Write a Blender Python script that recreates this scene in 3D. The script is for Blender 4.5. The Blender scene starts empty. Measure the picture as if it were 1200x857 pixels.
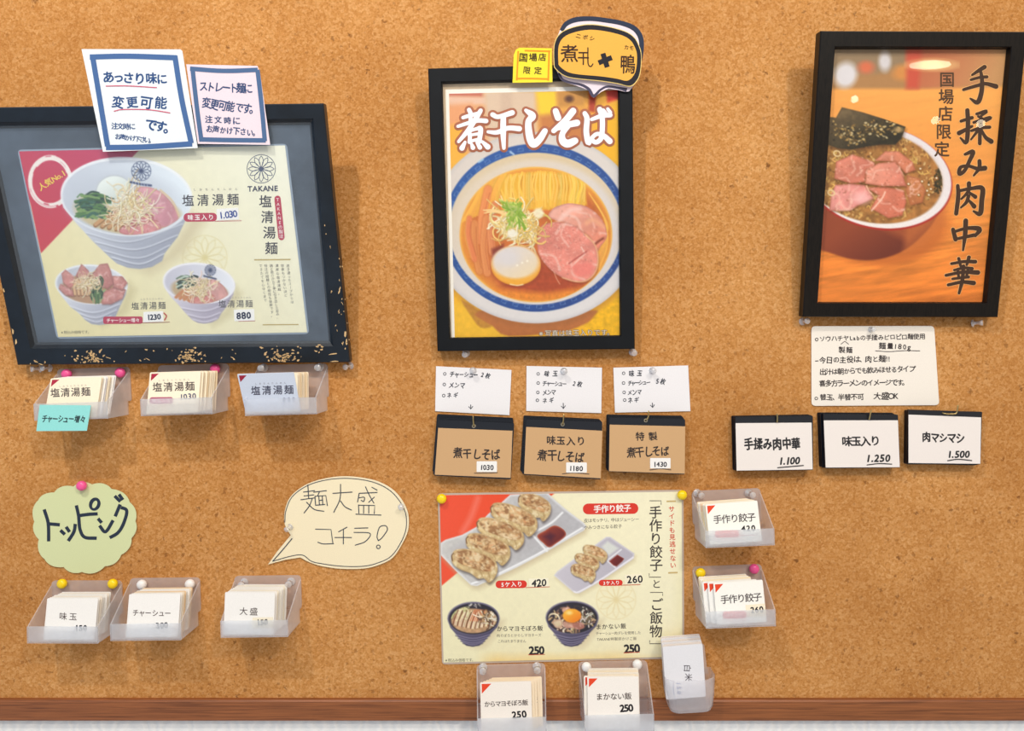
import bpy, math, random
import numpy as np
from mathutils import Vector

scene = bpy.context.scene
COL = scene.collection
rad = math.radians

# ------------------------------------------------------------------ camera
FPX, DIST, CAMZ, PITCH = 870.0, 0.90, 1.50, rad(2.0)
cam_data = bpy.data.cameras.new('camera')
cam_data.sensor_fit = 'HORIZONTAL'
cam_data.sensor_width = 36.0
cam_data.lens = 36.0 * FPX / 1200.0
cam_data.clip_start = 0.02
cam = bpy.data.objects.new('camera', cam_data)
COL.objects.link(cam)
cam.location = (0, -DIST, CAMZ)
cam.rotation_euler = (rad(90) - PITCH, 0, 0)
scene.camera = cam

# ------------------------------------------------------------------ colour management, world, lamps
vs = scene.view_settings
scene.display_settings.display_device = 'sRGB'
vs.view_transform = 'Standard'
vs.look = 'None'
vs.gamma = 1.0
vs.use_curve_mapping = False
vs.exposure = -0.04

WORLD_STRENGTH = 0.56
world = bpy.data.worlds.new('room_daylight')
scene.world = world
world.use_nodes = True
nt = world.node_tree
nt.nodes.clear()
w_out = nt.nodes.new('ShaderNodeOutputWorld')
w_bg = nt.nodes.new('ShaderNodeBackground')
w_tc = nt.nodes.new('ShaderNodeTexCoord')
w_sx = nt.nodes.new('ShaderNodeSeparateXYZ')
w_mr = nt.nodes.new('ShaderNodeMapRange')
w_mr.inputs['From Min'].default_value = -0.9
w_mr.inputs['From Max'].default_value = 0.7
w_cr = nt.nodes.new('ShaderNodeValToRGB')
w_cr.color_ramp.elements[0].color = (0.76, 0.97, 1.28, 1)
w_cr.color_ramp.elements[1].color = (1.10, 0.96, 0.80, 1)
w_bg.inputs['Strength'].default_value = WORLD_STRENGTH
nt.links.new(w_tc.outputs['Generated'], w_sx.inputs[0])
nt.links.new(w_sx.outputs['X'], w_mr.inputs['Value'])
nt.links.new(w_mr.outputs[0], w_cr.inputs['Fac'])
nt.links.new(w_cr.outputs[0], w_bg.inputs['Color'])
nt.links.new(w_bg.outputs[0], w_out.inputs['Surface'])


def lamp(name, kind, loc, energy, color, size, target=None, size_y=None):
    d = bpy.data.lights.new(name, kind)
    d.energy = energy
    d.color = color
    if kind == 'AREA':
        d.shape = 'DISK'
        d.size = size
        if size_y:
            d.shape = 'ELLIPSE'
            d.size_y = size_y
    else:
        d.shadow_soft_size = size
    o = bpy.data.objects.new(name, d)
    COL.objects.link(o)
    o.location = loc
    if target is not None:
        o.rotation_euler = (Vector(target) - Vector(loc)).to_track_quat('-Z', 'Y').to_euler()
    return o


# ceiling lamps of the dining room
lamp('ceiling_lamp', 'POINT', (-0.62, -1.25, 2.85), 60, (1.0, 0.95, 0.86), 0.035)
lamp('ceiling_lamp', 'POINT', (0.95, -2.0, 2.90), 78, (1.0, 0.94, 0.84), 0.07)
lamp('ceiling_panel', 'AREA', (0.25, -1.9, 2.8), 12, (1.0, 0.95, 0.88), 1.0, (0.1, 0, 1.6))
# hanging lamps further back in the room
lamp('pendant_bar', 'AREA', (2.42, -3.75, 2.23), 0.8, (1.0, 0.86, 0.66), 0.22, (1.0, 0, 1.7), size_y=0.05)
lamp('pendant_lamp', 'POINT', (2.20, -3.20, 1.90), 0.5, (1.0, 0.86, 0.66), 0.020)
lamp('pendant_lamp', 'POINT', (2.39, -3.12, 1.88), 0.5, (1.0, 0.86, 0.66), 0.020)
lamp('pendant_lamp', 'POINT', (1.745, -3.15, 2.0), 0.5, (1.0, 0.88, 0.72), 0.018)

# ------------------------------------------------------------------ photo pixels <-> places in the room
CAM = np.array([0.0, -DIST, CAMZ])
FWD = np.array([0.0, math.cos(PITCH), -math.sin(PITCH)])
UPV = np.array([0.0, math.sin(PITCH), math.cos(PITCH)])
RGT = np.array([1.0, 0.0, 0.0])


def rays(P):
    P = np.atleast_2d(np.asarray(P, float))
    a = (P[:, 0:1] - 600.0) / FPX
    b = -(P[:, 1:2] - 428.5) / FPX
    return a * RGT + b * UPV + FWD


def project(W):
    d = np.atleast_2d(W) - CAM
    z = d @ FWD
    return np.stack([600 + FPX * (d @ RGT) / z, 428.5 - FPX * (d @ UPV) / z], 1)


class PL:
    """A flat surface in the room: origin, right, up, normal (towards the room)."""

    def __init__(s, o, u, v):
        s.o = np.asarray(o, float)
        s.u = np.asarray(u, float) / np.linalg.norm(u)
        v = np.asarray(v, float)
        v = v - (v @ s.u) * s.u
        s.v = v / np.linalg.norm(v)
        s.n = np.cross(s.u, s.v)

    def un(s, P):
        d = rays(P)
        t = ((s.o - CAM) @ s.n) / (d @ s.n)
        W = CAM + d * t[:, None] - s.o
        return np.stack([W @ s.u, W @ s.v], 1)

    def w(s, L, h=0.0):
        L = np.atleast_2d(np.asarray(L, float))
        h = np.asarray(h, float)
        if h.ndim == 1:
            h = h[:, None]
        return s.o + L[:, 0:1] * s.u + L[:, 1:2] * s.v + h * s.n

    def up(s, h):
        return PL(s.o + s.n * h, s.u, s.v)


def flat(depth):
    return PL((0, -depth, CAMZ), (1, 0, 0), (0, 0, 1))


def at(px, py, depth):
    p = flat(depth)
    return p.w(p.un([(px, py)]))[0]


def lean(px, py, depth, tilt=0.0, yaw=0.0):
    """surface through a point; top leaning towards the room by tilt, right side turned out by yaw (degrees)"""
    a, b = rad(tilt), rad(yaw)
    u = np.array([math.cos(b), -math.sin(b), 0])
    v = np.array([0, -math.sin(a), math.cos(a)])
    return PL(at(px, py, depth), u, v)


def lin(c):
    c = np.asarray(c, float) / 255.0
    return np.where(c <= 0.04045, c / 12.92, ((np.clip(c, 0, 9) + 0.055) / 1.055) ** 2.4)


# ------------------------------------------------------------------ mesh builder
class MB:
    def __init__(s):
        s.V, s.C, s.F, s.M, s.S, s.n = [], [], [], [], [], 0

    def add(s, V, F, col=(200, 200, 200), mi=0, smooth=False, linear=False):
        V = np.asarray(V, float)
        c = np.asarray(col, float)
        if not linear:
            c = lin(c)
        if c.ndim == 1:
            c = np.broadcast_to(c, (len(V), 3))
        s.V.append(V)
        s.C.append(c)
        o = s.n
        for f in F:
            s.F.append([int(i) + o for i in f])
        s.M += [mi] * len(F)
        s.S += [smooth] * len(F)
        s.n += len(V)

    def build(s, name, mats, parent=None, origin=None):
        V = np.concatenate(s.V)
        C = np.concatenate(s.C)
        if parent is not None:
            og = ORG[parent.name]
        elif origin is not None:
            og = np.asarray(origin, float)
        else:
            og = V.mean(0)
        me = bpy.data.meshes.new(name)
        me.from_pydata((V - og).tolist(), [], s.F)
        me.update()
        at_ = me.color_attributes.new('Col', 'FLOAT_COLOR', 'POINT')
        at_.data.foreach_set('color', np.concatenate([C, np.ones((len(C), 1))], 1).astype(np.float32).ravel())
        for m in (mats if isinstance(mats, (list, tuple)) else [mats]):
            me.materials.append(m)
        me.polygons.foreach_set('material_index', np.array(s.M, dtype=np.int32))
        me.polygons.foreach_set('use_smooth', np.array(s.S, dtype=bool))
        o = bpy.data.objects.new(name, me)
        COL.objects.link(o)
        if parent is not None:
            o.parent = parent
        else:
            o.location = og
        ORG[o.name] = og
        return o


ORG = {}


def tag(o, label=None, cat=None, group=None, kind=None):
    if label:
        o['label'] = label
    if cat:
        o['category'] = cat
    if group:
        o['group'] = group
    if kind:
        o['kind'] = kind
    return o


def thing(name, label, cat, origin, group=None):
    o = bpy.data.objects.new(name, None)
    o.empty_display_size = 0.02
    COL.objects.link(o)
    o.location = origin
    ORG[o.name] = np.asarray(origin, float)
    return tag(o, label, cat, group)


def box(mb, lo, hi, **k):
    x0, y0, z0 = lo
    x1, y1, z1 = hi
    V = [(x0, y0, z0), (x1, y0, z0), (x1, y1, z0), (x0, y1, z0), (x0, y0, z1), (x1, y0, z1), (x1, y1, z1), (x0, y1, z1)]
    F = [(0, 3, 2, 1), (4, 5, 6, 7), (0, 1, 5, 4), (1, 2, 6, 5), (2, 3, 7, 6), (3, 0, 4, 7)]
    mb.add(V, F, **k)


def hexa(mb, A, B, **k):
    """solid between quad A and quad B (both 4 points, same order)"""
    V = np.concatenate([np.asarray(A, float), np.asarray(B, float)])
    F = [(3, 2, 1, 0), (4, 5, 6, 7), (0, 1, 5, 4), (1, 2, 6, 5), (2, 3, 7, 6), (3, 0, 4, 7)]
    mb.add(V, F, **k)


def prism(mb, pl, L, h0, h1, col, side=None, **k):
    """a plate of outline L (local 2-D, any winding) from height h0 to h1; its front shows col"""
    L = np.asarray(L, float)
    n = len(L)
    x, y = L[:, 0], L[:, 1]
    if (x * np.roll(y, -1) - y * np.roll(x, -1)).sum() < 0:
        L = L[::-1]
    top, bot = pl.w(L, h1), pl.w(L, h0)
    mb.add(top, [range(n)], col=col, **k)
    sc = side if side is not None else col
    mb.add(bot, [range(n - 1, -1, -1)], col=sc, **k)
    mb.add(np.concatenate([bot, top]), [(i, (i + 1) % n, n + (i + 1) % n, n + i) for i in range(n)], col=sc, **k)


def lathe(mb, o, axis, prof, seg=20, smooth=True, **k):
    axis = np.asarray(axis, float) / np.linalg.norm(axis)
    a = np.cross(axis, (0.3, 0.2, 0.93))
    a /= np.linalg.norm(a)
    b = np.cross(axis, a)
    V, F = [], []
    m = len(prof)
    for (r, h) in prof:
        for i in range(seg):
            t = 2 * math.pi * i / seg
            V.append(np.asarray(o) + axis * h + (a * math.cos(t) + b * math.sin(t)) * max(r, 1e-5))
    for j in range(m - 1):
        for i in range(seg):
            i2 = (i + 1) % seg
            F.append((j * seg + i, j * seg + i2, (j + 1) * seg + i2, (j + 1) * seg + i))
    F.append(list(range(seg - 1, -1, -1)))
    F.append([(m - 1) * seg + i for i in range(seg)])
    mb.add(V, F, smooth=smooth, **k)


def tube(mb, P, r, seg=10, **k):
    P = np.asarray(P, float)
    V, F = [], []
    n = len(P)
    for i in range(n):
        t = P[min(i + 1, n - 1)] - P[max(i - 1, 0)]
        t /= np.linalg.norm(t)
        a = np.cross(t, (0.9, 0.13, 0.2))
        a /= np.linalg.norm(a)
        b = np.cross(t, a)
        for j in range(seg):
            q = 2 * math.pi * j / seg
            V.append(P[i] + (a * math.cos(q) + b * math.sin(q)) * r)
    for i in range(n - 1):
        for j in range(seg):
            j2 = (j + 1) % seg
            F.append((i * seg + j, i * seg + j2, (i + 1) * seg + j2, (i + 1) * seg + j))
    F.append(list(range(seg - 1, -1, -1)))
    F.append([(n - 1) * seg + j for j in range(seg)])
    mb.add(V, F, smooth=True, **k)


# ------------------------------------------------------------------ ink: strokes, shapes and lettering on a flat surface
def spline(P, n=6, closed=False):
    P = np.asarray(P, float)
    if len(P) < 3:
        return P
    Q = np.concatenate([P[-1:], P, P[:2]]) if closed else np.concatenate([2 * P[:1] - P[1:2], P, 2 * P[-1:] - P[-2:-1]])
    out = []
    for i in range(1, len(Q) - 2):
        p0, p1, p2, p3 = Q[i - 1], Q[i], Q[i + 1], Q[i + 2]
        for j in range(n):
            t = j / n
            out.append(0.5 * (2 * p1 + (p2 - p0) * t + (2 * p0 - 5 * p1 + 4 * p2 - p3) * t * t + (3 * p1 - p0 - 3 * p2 + p3) * t ** 3))
    if not closed:
        out.append(P[-1])
    return np.array(out)


LAYER = [0]


def lift():
    """every stroke lies a hair above the one before it"""
    LAYER[0] = (LAYER[0] + 1) % 56
    return LAYER[0] * 0.000002


def ink_poly(mb, pl, P, col, h, px=True):
    h = h + lift()
    L = pl.un(P) if px else np.asarray(P, float)
    x, y = L[:, 0], L[:, 1]
    if (x * np.roll(y, -1) - y * np.roll(x, -1)).sum() < 0:
        L = L[::-1]
    mb.add(pl.w(L, h), [range(len(L))], col=col)


def ink_ring(mb, pl, A, B, col, h):
    """band between closed outline A and closed outline B (same number of points)"""
    A, B = pl.un(A), pl.un(B)
    h = h + lift()
    n = len(A)
    mb.add(pl.w(np.concatenate([A, B]), h), [(i, (i + 1) % n, n + (i + 1) % n, n + i) for i in range(n)], col=col)


def ink_stroke(mb, pl, P, w, col, h, smooth=True, closed=False, cap=True):
    """w: width in pixels, a number or one per point"""
    h = h + lift()
    P = np.asarray(P, float)
    w = np.broadcast_to(np.asarray(w, float), (len(P),))
    Q = np.column_stack([P, w])
    Q = spline(Q, 6, closed) if (smooth and len(P) > 2) else Q
    C, w = Q[:, :2], np.maximum(Q[:, 2], 0.05) / 2
    T = np.gradient(C, axis=0)
    if closed:
        T = np.roll(C, -1, 0) - np.roll(C, 1, 0)
    T /= np.maximum(np.linalg.norm(T, axis=1, keepdims=True), 1e-9)
    N = np.column_stack([-T[:, 1], T[:, 0]])
    Lf, Rt = C + N * w[:, None], C - N * w[:, None]
    n = len(C)
    rng = range(n) if closed else range(n - 1)
    rise = h + np.linspace(0, 0.00003, n)
    mb.add(pl.w(pl.un(np.concatenate([Lf, Rt])), np.concatenate([rise, rise])), [(i, (i + 1) % n, n + (i + 1) % n, n + i) for i in rng], col=col)
    if cap and not closed:
        for i in (0, n - 1):
            a = np.linspace(0, 2 * math.pi, 11)[:-1]
            D = C[i] + np.column_stack([np.cos(a), np.sin(a)]) * w[i]
            mb.add(pl.w(pl.un(D), h + (0.000032 if i else -0.000001)), [range(10)], col=col)


GLYPH = {}


def glyph(ch, bold):
    k = (ch, bold)
    if k not in GLYPH:
        cu = bpy.data.curves.new('lettering', 'FONT')
        cu.body = ch
        cu.size = 1
        cu.align_x = 'CENTER'
        cu.resolution_u = 3
        o = bpy.data.objects.new('lettering', cu)
        COL.objects.link(o)
        dg = bpy.context.evaluated_depsgraph_get()
        dg.update()
        me = bpy.data.meshes.new_from_object(o.evaluated_get(dg))
        V = np.array([(v.co.x, v.co.y - 0.37) for v in me.vertices], float).reshape(-1, 2)
        F = [list(p.vertices) for p in me.polygons]
        bpy.data.objects.remove(o)
        bpy.data.curves.remove(cu)
        bpy.data.meshes.remove(me)
        GLYPH[k] = (V, F)
    return GLYPH[k]


def cw(ch):
    if ch in 'ャュョッァィゥェォゃゅょっ':
        return 0.78
    if ord(ch) < 256:
        return {' ': 0.6, '.': 0.36, '1': 0.46, ',': 0.36, '!': 0.36}.get(ch, 0.6)
    if ch in '、。':
        return 0.75
    return 1.0


def ink_text(mb, pl, s, p0, p1, size, col, h, bold=0.0, jit=0.0, seed=1, slant=0.0, vertical=False, sx=1.0, rot=None):
    """lettering whose first character is centred on p0 and last one on p1 (pixels); size in pixels"""
    rnd = random.Random(seed * 7919 + len(s))
    p0, p1 = np.asarray(p0, float), np.asarray(p1, float)
    W = [1.0 if vertical else cw(c) for c in s]
    pos = [0.0]
    for i in range(1, len(s)):
        pos.append(pos[-1] + (W[i - 1] + W[i]) / 2)
    tot = pos[-1] if pos[-1] > 0 else 1.0
    d = p1 - p0
    L = np.linalg.norm(d)
    d = d / L if L > 1e-6 else np.array([0.0, 1.0] if vertical else [1.0, 0.0])
    if rot is not None:
        d = np.array([math.cos(rad(rot)), math.sin(rad(rot))])
    for i, c in enumerate(s):
        if c in ' \u3000':
            continue
        if vertical:
            up = -d
            r = np.array([-up[1], up[0]])
        else:
            r = d
            up = np.array([d[1], -d[0]])
        if rot is not None and vertical:
            r, up = np.array([1.0, 0.0]), np.array([0.0, -1.0])
        if vertical and c in '「」ー（）':
            r, up = -up, r
        V, F = glyph(c, 0)
        if not len(V):
            continue
        a = rnd.uniform(-1, 1) * jit * 0.22
        k = 1 + rnd.uniform(-1, 1) * jit * 0.16
        off = np.array([rnd.uniform(-1, 1), rnd.uniform(-1, 1)]) * jit * 0.06 * size
        ca, sa = math.cos(a), math.sin(a)
        x = (V[:, 0] * sx + V[:, 1] * slant) * k
        y = V[:, 1] * k
        x, y = x * ca - y * sa, x * sa + y * ca
        ctr = p0 + (p1 - p0) * (pos[i] / tot) + off
        P = ctr + size * (x[:, None] * r + y[:, None] * up)
        b = bold * size
        strikes = [(0, 0)] if b <= 0 else [(b * math.cos(q), b * math.sin(q)) for q in (0.4, 1.97, 3.54, 5.11)]
        for q, (dx, dy) in enumerate(strikes):
            mb.add(pl.w(pl.un(P + np.array([dx, dy])), h + q * 0.000008), F, col=col)


def rrect(x0, y0, x1, y1, r, n=5):
    P = []
    for (cx, cy, a0) in ((x1 - r, y0 + r, -90), (x1 - r, y1 - r, 0), (x0 + r, y1 - r, 90), (x0 + r, y0 + r, 180)):
        for i in range(n + 1):
            a = rad(a0 + 90 * i / n)
            P.append((cx + r * math.cos(a), cy + r * math.sin(a)))
    return P


def rquad(Q, r, n=4):
    """four corners with rounded tips"""
    Q = np.asarray(Q, float)
    out = []
    for i in range(4):
        p, a, b = Q[i], Q[i - 1], Q[(i + 1) % 4]
        da, db = (a - p) / np.linalg.norm(a - p), (b - p) / np.linalg.norm(b - p)
        for j in range(n + 1):
            t = j / n
            out.append((1 - t) ** 2 * (p + da * r) + 2 * t * (1 - t) * p + t * t * (p + db * r))
    return np.array(out)


def circ(cx, cy, rx, ry=None, rot=0, n=28):
    ry = rx if ry is None else ry
    a = np.linspace(0, 2 * math.pi, n + 1)[:-1]
    x, y = rx * np.cos(a), ry * np.sin(a)
    c, s_ = math.cos(rad(rot)), math.sin(rad(rot))
    return np.column_stack([cx + x * c - y * s_, cy + x * s_ + y * c])


def cr(P, ox, oy, k):
    """pixel positions read in an enlarged view: offset and scale"""
    P = np.asarray(P, float)
    return P / k + np.array([ox, oy])


# ------------------------------------------------------------------ materials
def mat(name):
    m = bpy.data.materials.new(name)
    m.use_nodes = True
    n = m.node_tree.nodes
    n.clear()
    out = n.new('ShaderNodeOutputMaterial')
    return m, n, m.node_tree.links, out


def principled(n, rough=0.5, spec=0.5, metallic=0.0, coat=0.0, color=None):
    b = n.new('ShaderNodeBsdfPrincipled')
    b.inputs['Roughness'].default_value = rough
    b.inputs['Specular IOR Level'].default_value = spec
    b.inputs['Metallic'].default_value = metallic
    b.inputs['Coat Weight'].default_value = coat
    if color is not None:
        b.inputs['Base Color'].default_value = (*lin(color), 1)
    return b


def noise_node(n, l, scale, detail=4, rough=0.6, vec=None, dist=0.0):
    t = n.new('ShaderNodeTexNoise')
    t.inputs['Scale'].default_value = scale
    t.inputs['Detail'].default_value = detail
    t.inputs['Roughness'].default_value = rough
    t.inputs['Distortion'].default_value = dist
    if vec is not None:
        l.new(vec, t.inputs['Vector'])
    return t


def ramp(n, l, src, stops):
    r = n.new('ShaderNodeValToRGB')
    e = r.color_ramp.elements
    while len(e) < len(stops):
        e.new(0.5)
    for i, (p, c) in enumerate(stops):
        e[i].position = p
        e[i].color = (*lin(c), 1) if not isinstance(c, float) else (c, c, c, 1)
    l.new(src, r.inputs['Fac'])
    return r


def mixrgb(n, l, fac, a, b, mode='MIX'):
    m = n.new('ShaderNodeMix')
    m.data_type = 'RGBA'
    m.blend_type = mode
    for sock, v in ((m.inputs[0], fac), (m.inputs[6], a), (m.inputs[7], b)):
        if hasattr(v, 'is_output'):
            l.new(v, sock)
        elif isinstance(v, (int, float)):
            sock.default_value = v
        else:
            sock.default_value = (*lin(v), 1)
    return m.outputs[2]


def bump(n, l, h, strength, dist):
    b = n.new('ShaderNodeBump')
    b.inputs['Strength'].default_value = strength
    b.inputs['Distance'].default_value = dist
    l.new(h, b.inputs['Height'])
    return b.outputs[0]


def make_printed(name, rough, spec, coat, grain=0.06):
    m, n, l, out = mat(name)
    a = n.new('ShaderNodeAttribute')
    a.attribute_name = 'Col'
    tc = n.new('ShaderNodeTexCoord')
    t = noise_node(n, l, 900, 3, 0.6, tc.outputs['Object'])
    r = ramp(n, l, t.outputs['Fac'], [(0.3, 1.0 - grain), (0.7, 1.0)])
    c = mixrgb(n, l, 1.0, a.outputs['Color'], r.outputs[0], 'MULTIPLY')
    b = principled(n, rough, spec, 0, coat)
    b.inputs['Coat Roughness'].default_value = 0.08
    l.new(c, b.inputs['Base Color'])
    l.new(b.outputs[0], out.inputs[0])
    return m


M = {}
M['paper'] = make_printed('matte_paper', 0.75, 0.25, 0)
M['print'] = make_printed('printed_paper', 0.55, 0.3, 0, 0.04)
M['laminate'] = make_printed('laminated_paper', 0.32, 0.45, 0.25, 0.03)


def make_cork():
    m, n, l, out = mat('pressed_cork')
    tc = n.new('ShaderNodeTexCoord')
    sx = n.new('ShaderNodeSeparateXYZ')
    cx = n.new('ShaderNodeCombineXYZ')
    l.new(tc.outputs['Object'], sx.inputs[0])
    l.new(sx.outputs['X'], cx.inputs['X'])
    l.new(sx.outputs['Z'], cx.inputs['Y'])
    l.new(sx.outputs['Y'], cx.inputs['Z'])
    v = cx.outputs[0]

    def vor(scale, jig=0.0, jscale=400):
        t = n.new('ShaderNodeTexVoronoi')
        t.voronoi_dimensions = '2D'
        t.inputs['Scale'].default_value = scale
        src = v
        if jig:
            nz = noise_node(n, l, jscale, 2, 0.5, v)
            va = n.new('ShaderNodeVectorMath')
            va.operation = 'MULTIPLY_ADD'
            l.new(nz.outputs['Color'], va.inputs[0])
            va.inputs[1].default_value = (jig, jig, jig)
            l.new(v, va.inputs[2])
            src = va.outputs[0]
        l.new(src, t.inputs['Vector'])
        q = n.new('ShaderNodeSeparateColor')
        l.new(t.outputs['Color'], q.inputs[0])
        return t, q

    def math_(op, a, b, c=None):
        k = n.new('ShaderNodeMath')
        k.operation = op
        for i_, x in enumerate((a, b, c)):
            if x is None:
                continue
            if hasattr(x, 'is_output'):
                l.new(x, k.inputs[i_])
            else:
                k.inputs[i_].default_value = x
        return k.outputs[0]
    fine = noise_node(n, l, 430, 4, 0.7, v, 0.3)
    c1 = ramp(n, l, fine.outputs['Fac'], [(0.28, (150, 92, 40)), (0.43, (197, 137, 74)), (0.56, (213, 155, 92)), (0.72, (238, 194, 142))])
    _, gq = vor(340, 0.002)
    g = ramp(n, l, gq.outputs[0], [(0.0, (180, 120, 60)), (0.5, (206, 147, 84)), (1.0, (228, 178, 122))])
    c2 = mixrgb(n, l, 0.45, c1.outputs[0], g.outputs[0])
    big = noise_node(n, l, 4.5, 5, 0.62, v)
    bg = ramp(n, l, big.outputs['Fac'], [(0.32, (226, 214, 198)), (0.66, (255, 253, 250))])
    c3 = mixrgb(n, l, 1.0, c2, bg.outputs[0], 'MULTIPLY')
    # flecks of bark in sparse drifts
    drift = noise_node(n, l, 7, 3, 0.6, v)
    dr = ramp(n, l, drift.outputs['Fac'], [(0.38, 0.25), (0.62, 1.0)])
    for sc_, size, cut, dark, op in ((95, 0.55, 0.62, (120, 70, 32), 0.55), (48, 0.34, 0.70, (98, 54, 26), 0.75), (190, 0.62, 0.60, (150, 94, 46), 0.5)):
        t, q = vor(sc_, 0.5 / sc_, sc_ * 5)
        a = math_('SUBTRACT', q.outputs[0], cut)
        a = math_('MULTIPLY', a, size)
        a = math_('SUBTRACT', a, t.outputs['Distance'])
        a = math_('ADD', a, 0.04)
        r = ramp(n, l, a, [(0.0, 0.0), (0.06, 1.0)])
        f = math_('MULTIPLY', r.outputs[0], dr.outputs[0])
        f = math_('MULTIPLY', f, op)
        c3 = mixrgb(n, l, f, c3, dark)
    b = principled(n, 0.85, 0.12)
    l.new(c3, b.inputs['Base Color'])
    l.new(bump(n, l, fine.outputs['Fac'], 0.25, 0.0008), b.inputs['Normal'])
    l.new(b.outputs[0], out.inputs[0])
    return m


def make_wood(name, dark, light, rough, sx=1.2, sz=60, spec=0.4, axis='X'):
    m, n, l, out = mat(name)
    tc = n.new('ShaderNodeTexCoord')
    mp = n.new('ShaderNodeMapping')
    mp.inputs['Scale'].default_value = (sx, sz, sz) if axis == 'X' else (sz, sz, sx)
    l.new(tc.outputs['Object'], mp.inputs['Vector'])
    t = noise_node(n, l, 7, 6, 0.65, mp.outputs[0], 0.6)
    r = ramp(n, l, t.outputs['Fac'], [(0.30, dark), (0.55, light), (0.75, tuple(np.clip(np.array(light) * 1.14, 0, 255)))])
    b = principled(n, rough, spec)
    l.new(r.outputs[0], b.inputs['Base Color'])
    l.new(bump(n, l, t.outputs['Fac'], 0.2, 0.0006), b.inputs['Normal'])
    l.new(b.outputs[0], out.inputs[0])
    return m


def make_plain(name, color, rough, spec=0.5, vary=0.08, scale=60, metallic=0.0, coat=0.0):
    m, n, l, out = mat(name)
    tc = n.new('ShaderNodeTexCoord')
    t = noise_node(n, l, scale, 4, 0.6, tc.outputs['Object'])
    c = np.array(color, float)
    r = ramp(n, l, t.outputs['Fac'], [(0.3, tuple(c * (1 - vary))), (0.7, tuple(np.clip(c * (1 + vary), 0, 255)))])
    b = principled(n, rough, spec, metallic, coat)
    l.new(r.outputs[0], b.inputs['Base Color'])
    l.new(b.outputs[0], out.inputs[0])
    return m


def make_wallpaper():
    m, n, l, out = mat('embossed_wallpaper')
    tc = n.new('ShaderNodeTexCoord')
    t = noise_node(n, l, 26, 3, 0.55, tc.outputs['Object'], 2.2)
    w = n.new('ShaderNodeTexWave')
    w.inputs['Scale'].default_value = 22
    w.inputs['Distortion'].default_value = 9
    w.inputs['Detail'].default_value = 3
    w.inputs['Detail Scale'].default_value = 1.6
    l.new(tc.outputs['Object'], w.inputs['Vector'])
    a = n.new('ShaderNodeMath')
    a.operation = 'MULTIPLY'
    l.new(t.outputs['Fac'], a.inputs[0])
    l.new(w.outputs['Fac'], a.inputs[1])
    r = ramp(n, l, a.outputs[0], [(0.0, (232, 233, 232)), (0.6, (244, 243, 240))])
    b = principled(n, 0.7, 0.25)
    l.new(r.outputs[0], b.inputs['Base Color'])
    l.new(bump(n, l, a.outputs[0], 0.35, 0.003), b.inputs['Normal'])
    l.new(b.outputs[0], out.inputs[0])
    return m


def make_clear(name, tint, white, cloud, gloss, rough):
    """clear or frosted plastic sheet: part lets light through, part scatters it, with a gloss by angle"""
    m, n, l, out = mat(name)
    tr = n.new('ShaderNodeBsdfTransparent')
    tr.inputs[0].default_value = (*tint, 1)
    di = n.new('ShaderNodeBsdfDiffuse')
    di.inputs[0].default_value = (*white, 1)
    tl = n.new('ShaderNodeBsdfTranslucent')
    tl.inputs[0].default_value = (*white, 1)
    ms = n.new('ShaderNodeMixShader')
    ms.inputs[0].default_value = 0.35
    l.new(di.outputs[0], ms.inputs[1])
    l.new(tl.outputs[0], ms.inputs[2])
    m1 = n.new('ShaderNodeMixShader')
    tc = n.new('ShaderNodeTexCoord')
    t = noise_node(n, l, 70, 2, 0.5, tc.outputs['Object'])
    r = n.new('ShaderNodeMapRange')
    r.inputs['To Min'].default_value = cloud * 0.85
    r.inputs['To Max'].default_value = cloud * 1.15
    l.new(t.outputs['Fac'], r.inputs['Value'])
    ge = n.new('ShaderNodeNewGeometry')
    fb = n.new('ShaderNodeMath')
    fb.operation = 'SUBTRACT'
    fb.inputs[0].default_value = 1.0
    l.new(ge.outputs['Backfacing'], fb.inputs[1])
    cl = n.new('ShaderNodeMath')
    cl.operation = 'MULTIPLY'
    l.new(r.outputs[0], cl.inputs[0])
    l.new(fb.outputs[0], cl.inputs[1])
    l.new(cl.outputs[0], m1.inputs[0])
    l.new(tr.outputs[0], m1.inputs[1])
    l.new(ms.outputs[0], m1.inputs[2])
    gl = n.new('ShaderNodeBsdfGlossy')
    gl.inputs['Roughness'].default_value = rough
    fr = n.new('ShaderNodeFresnel')
    fr.inputs['IOR'].default_value = 1.45
    mu = n.new('ShaderNodeMath')
    mu.operation = 'MULTIPLY'
    mu.use_clamp = True
    mu.inputs[1].default_value = gloss
    l.new(fr.outputs[0], mu.inputs[0])
    mv = n.new('ShaderNodeMath')
    mv.operation = 'MULTIPLY'
    l.new(mu.outputs[0], mv.inputs[0])
    l.new(fb.outputs[0], mv.inputs[1])
    m2 = n.new('ShaderNodeMixShader')
    l.new(mv.outputs[0], m2.inputs[0])
    l.new(m1.outputs[0], m2.inputs[1])
    l.new(gl.outputs[0], m2.inputs[2])
    l.new(m2.outputs[0], out.inputs[0])
    return m


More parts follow.
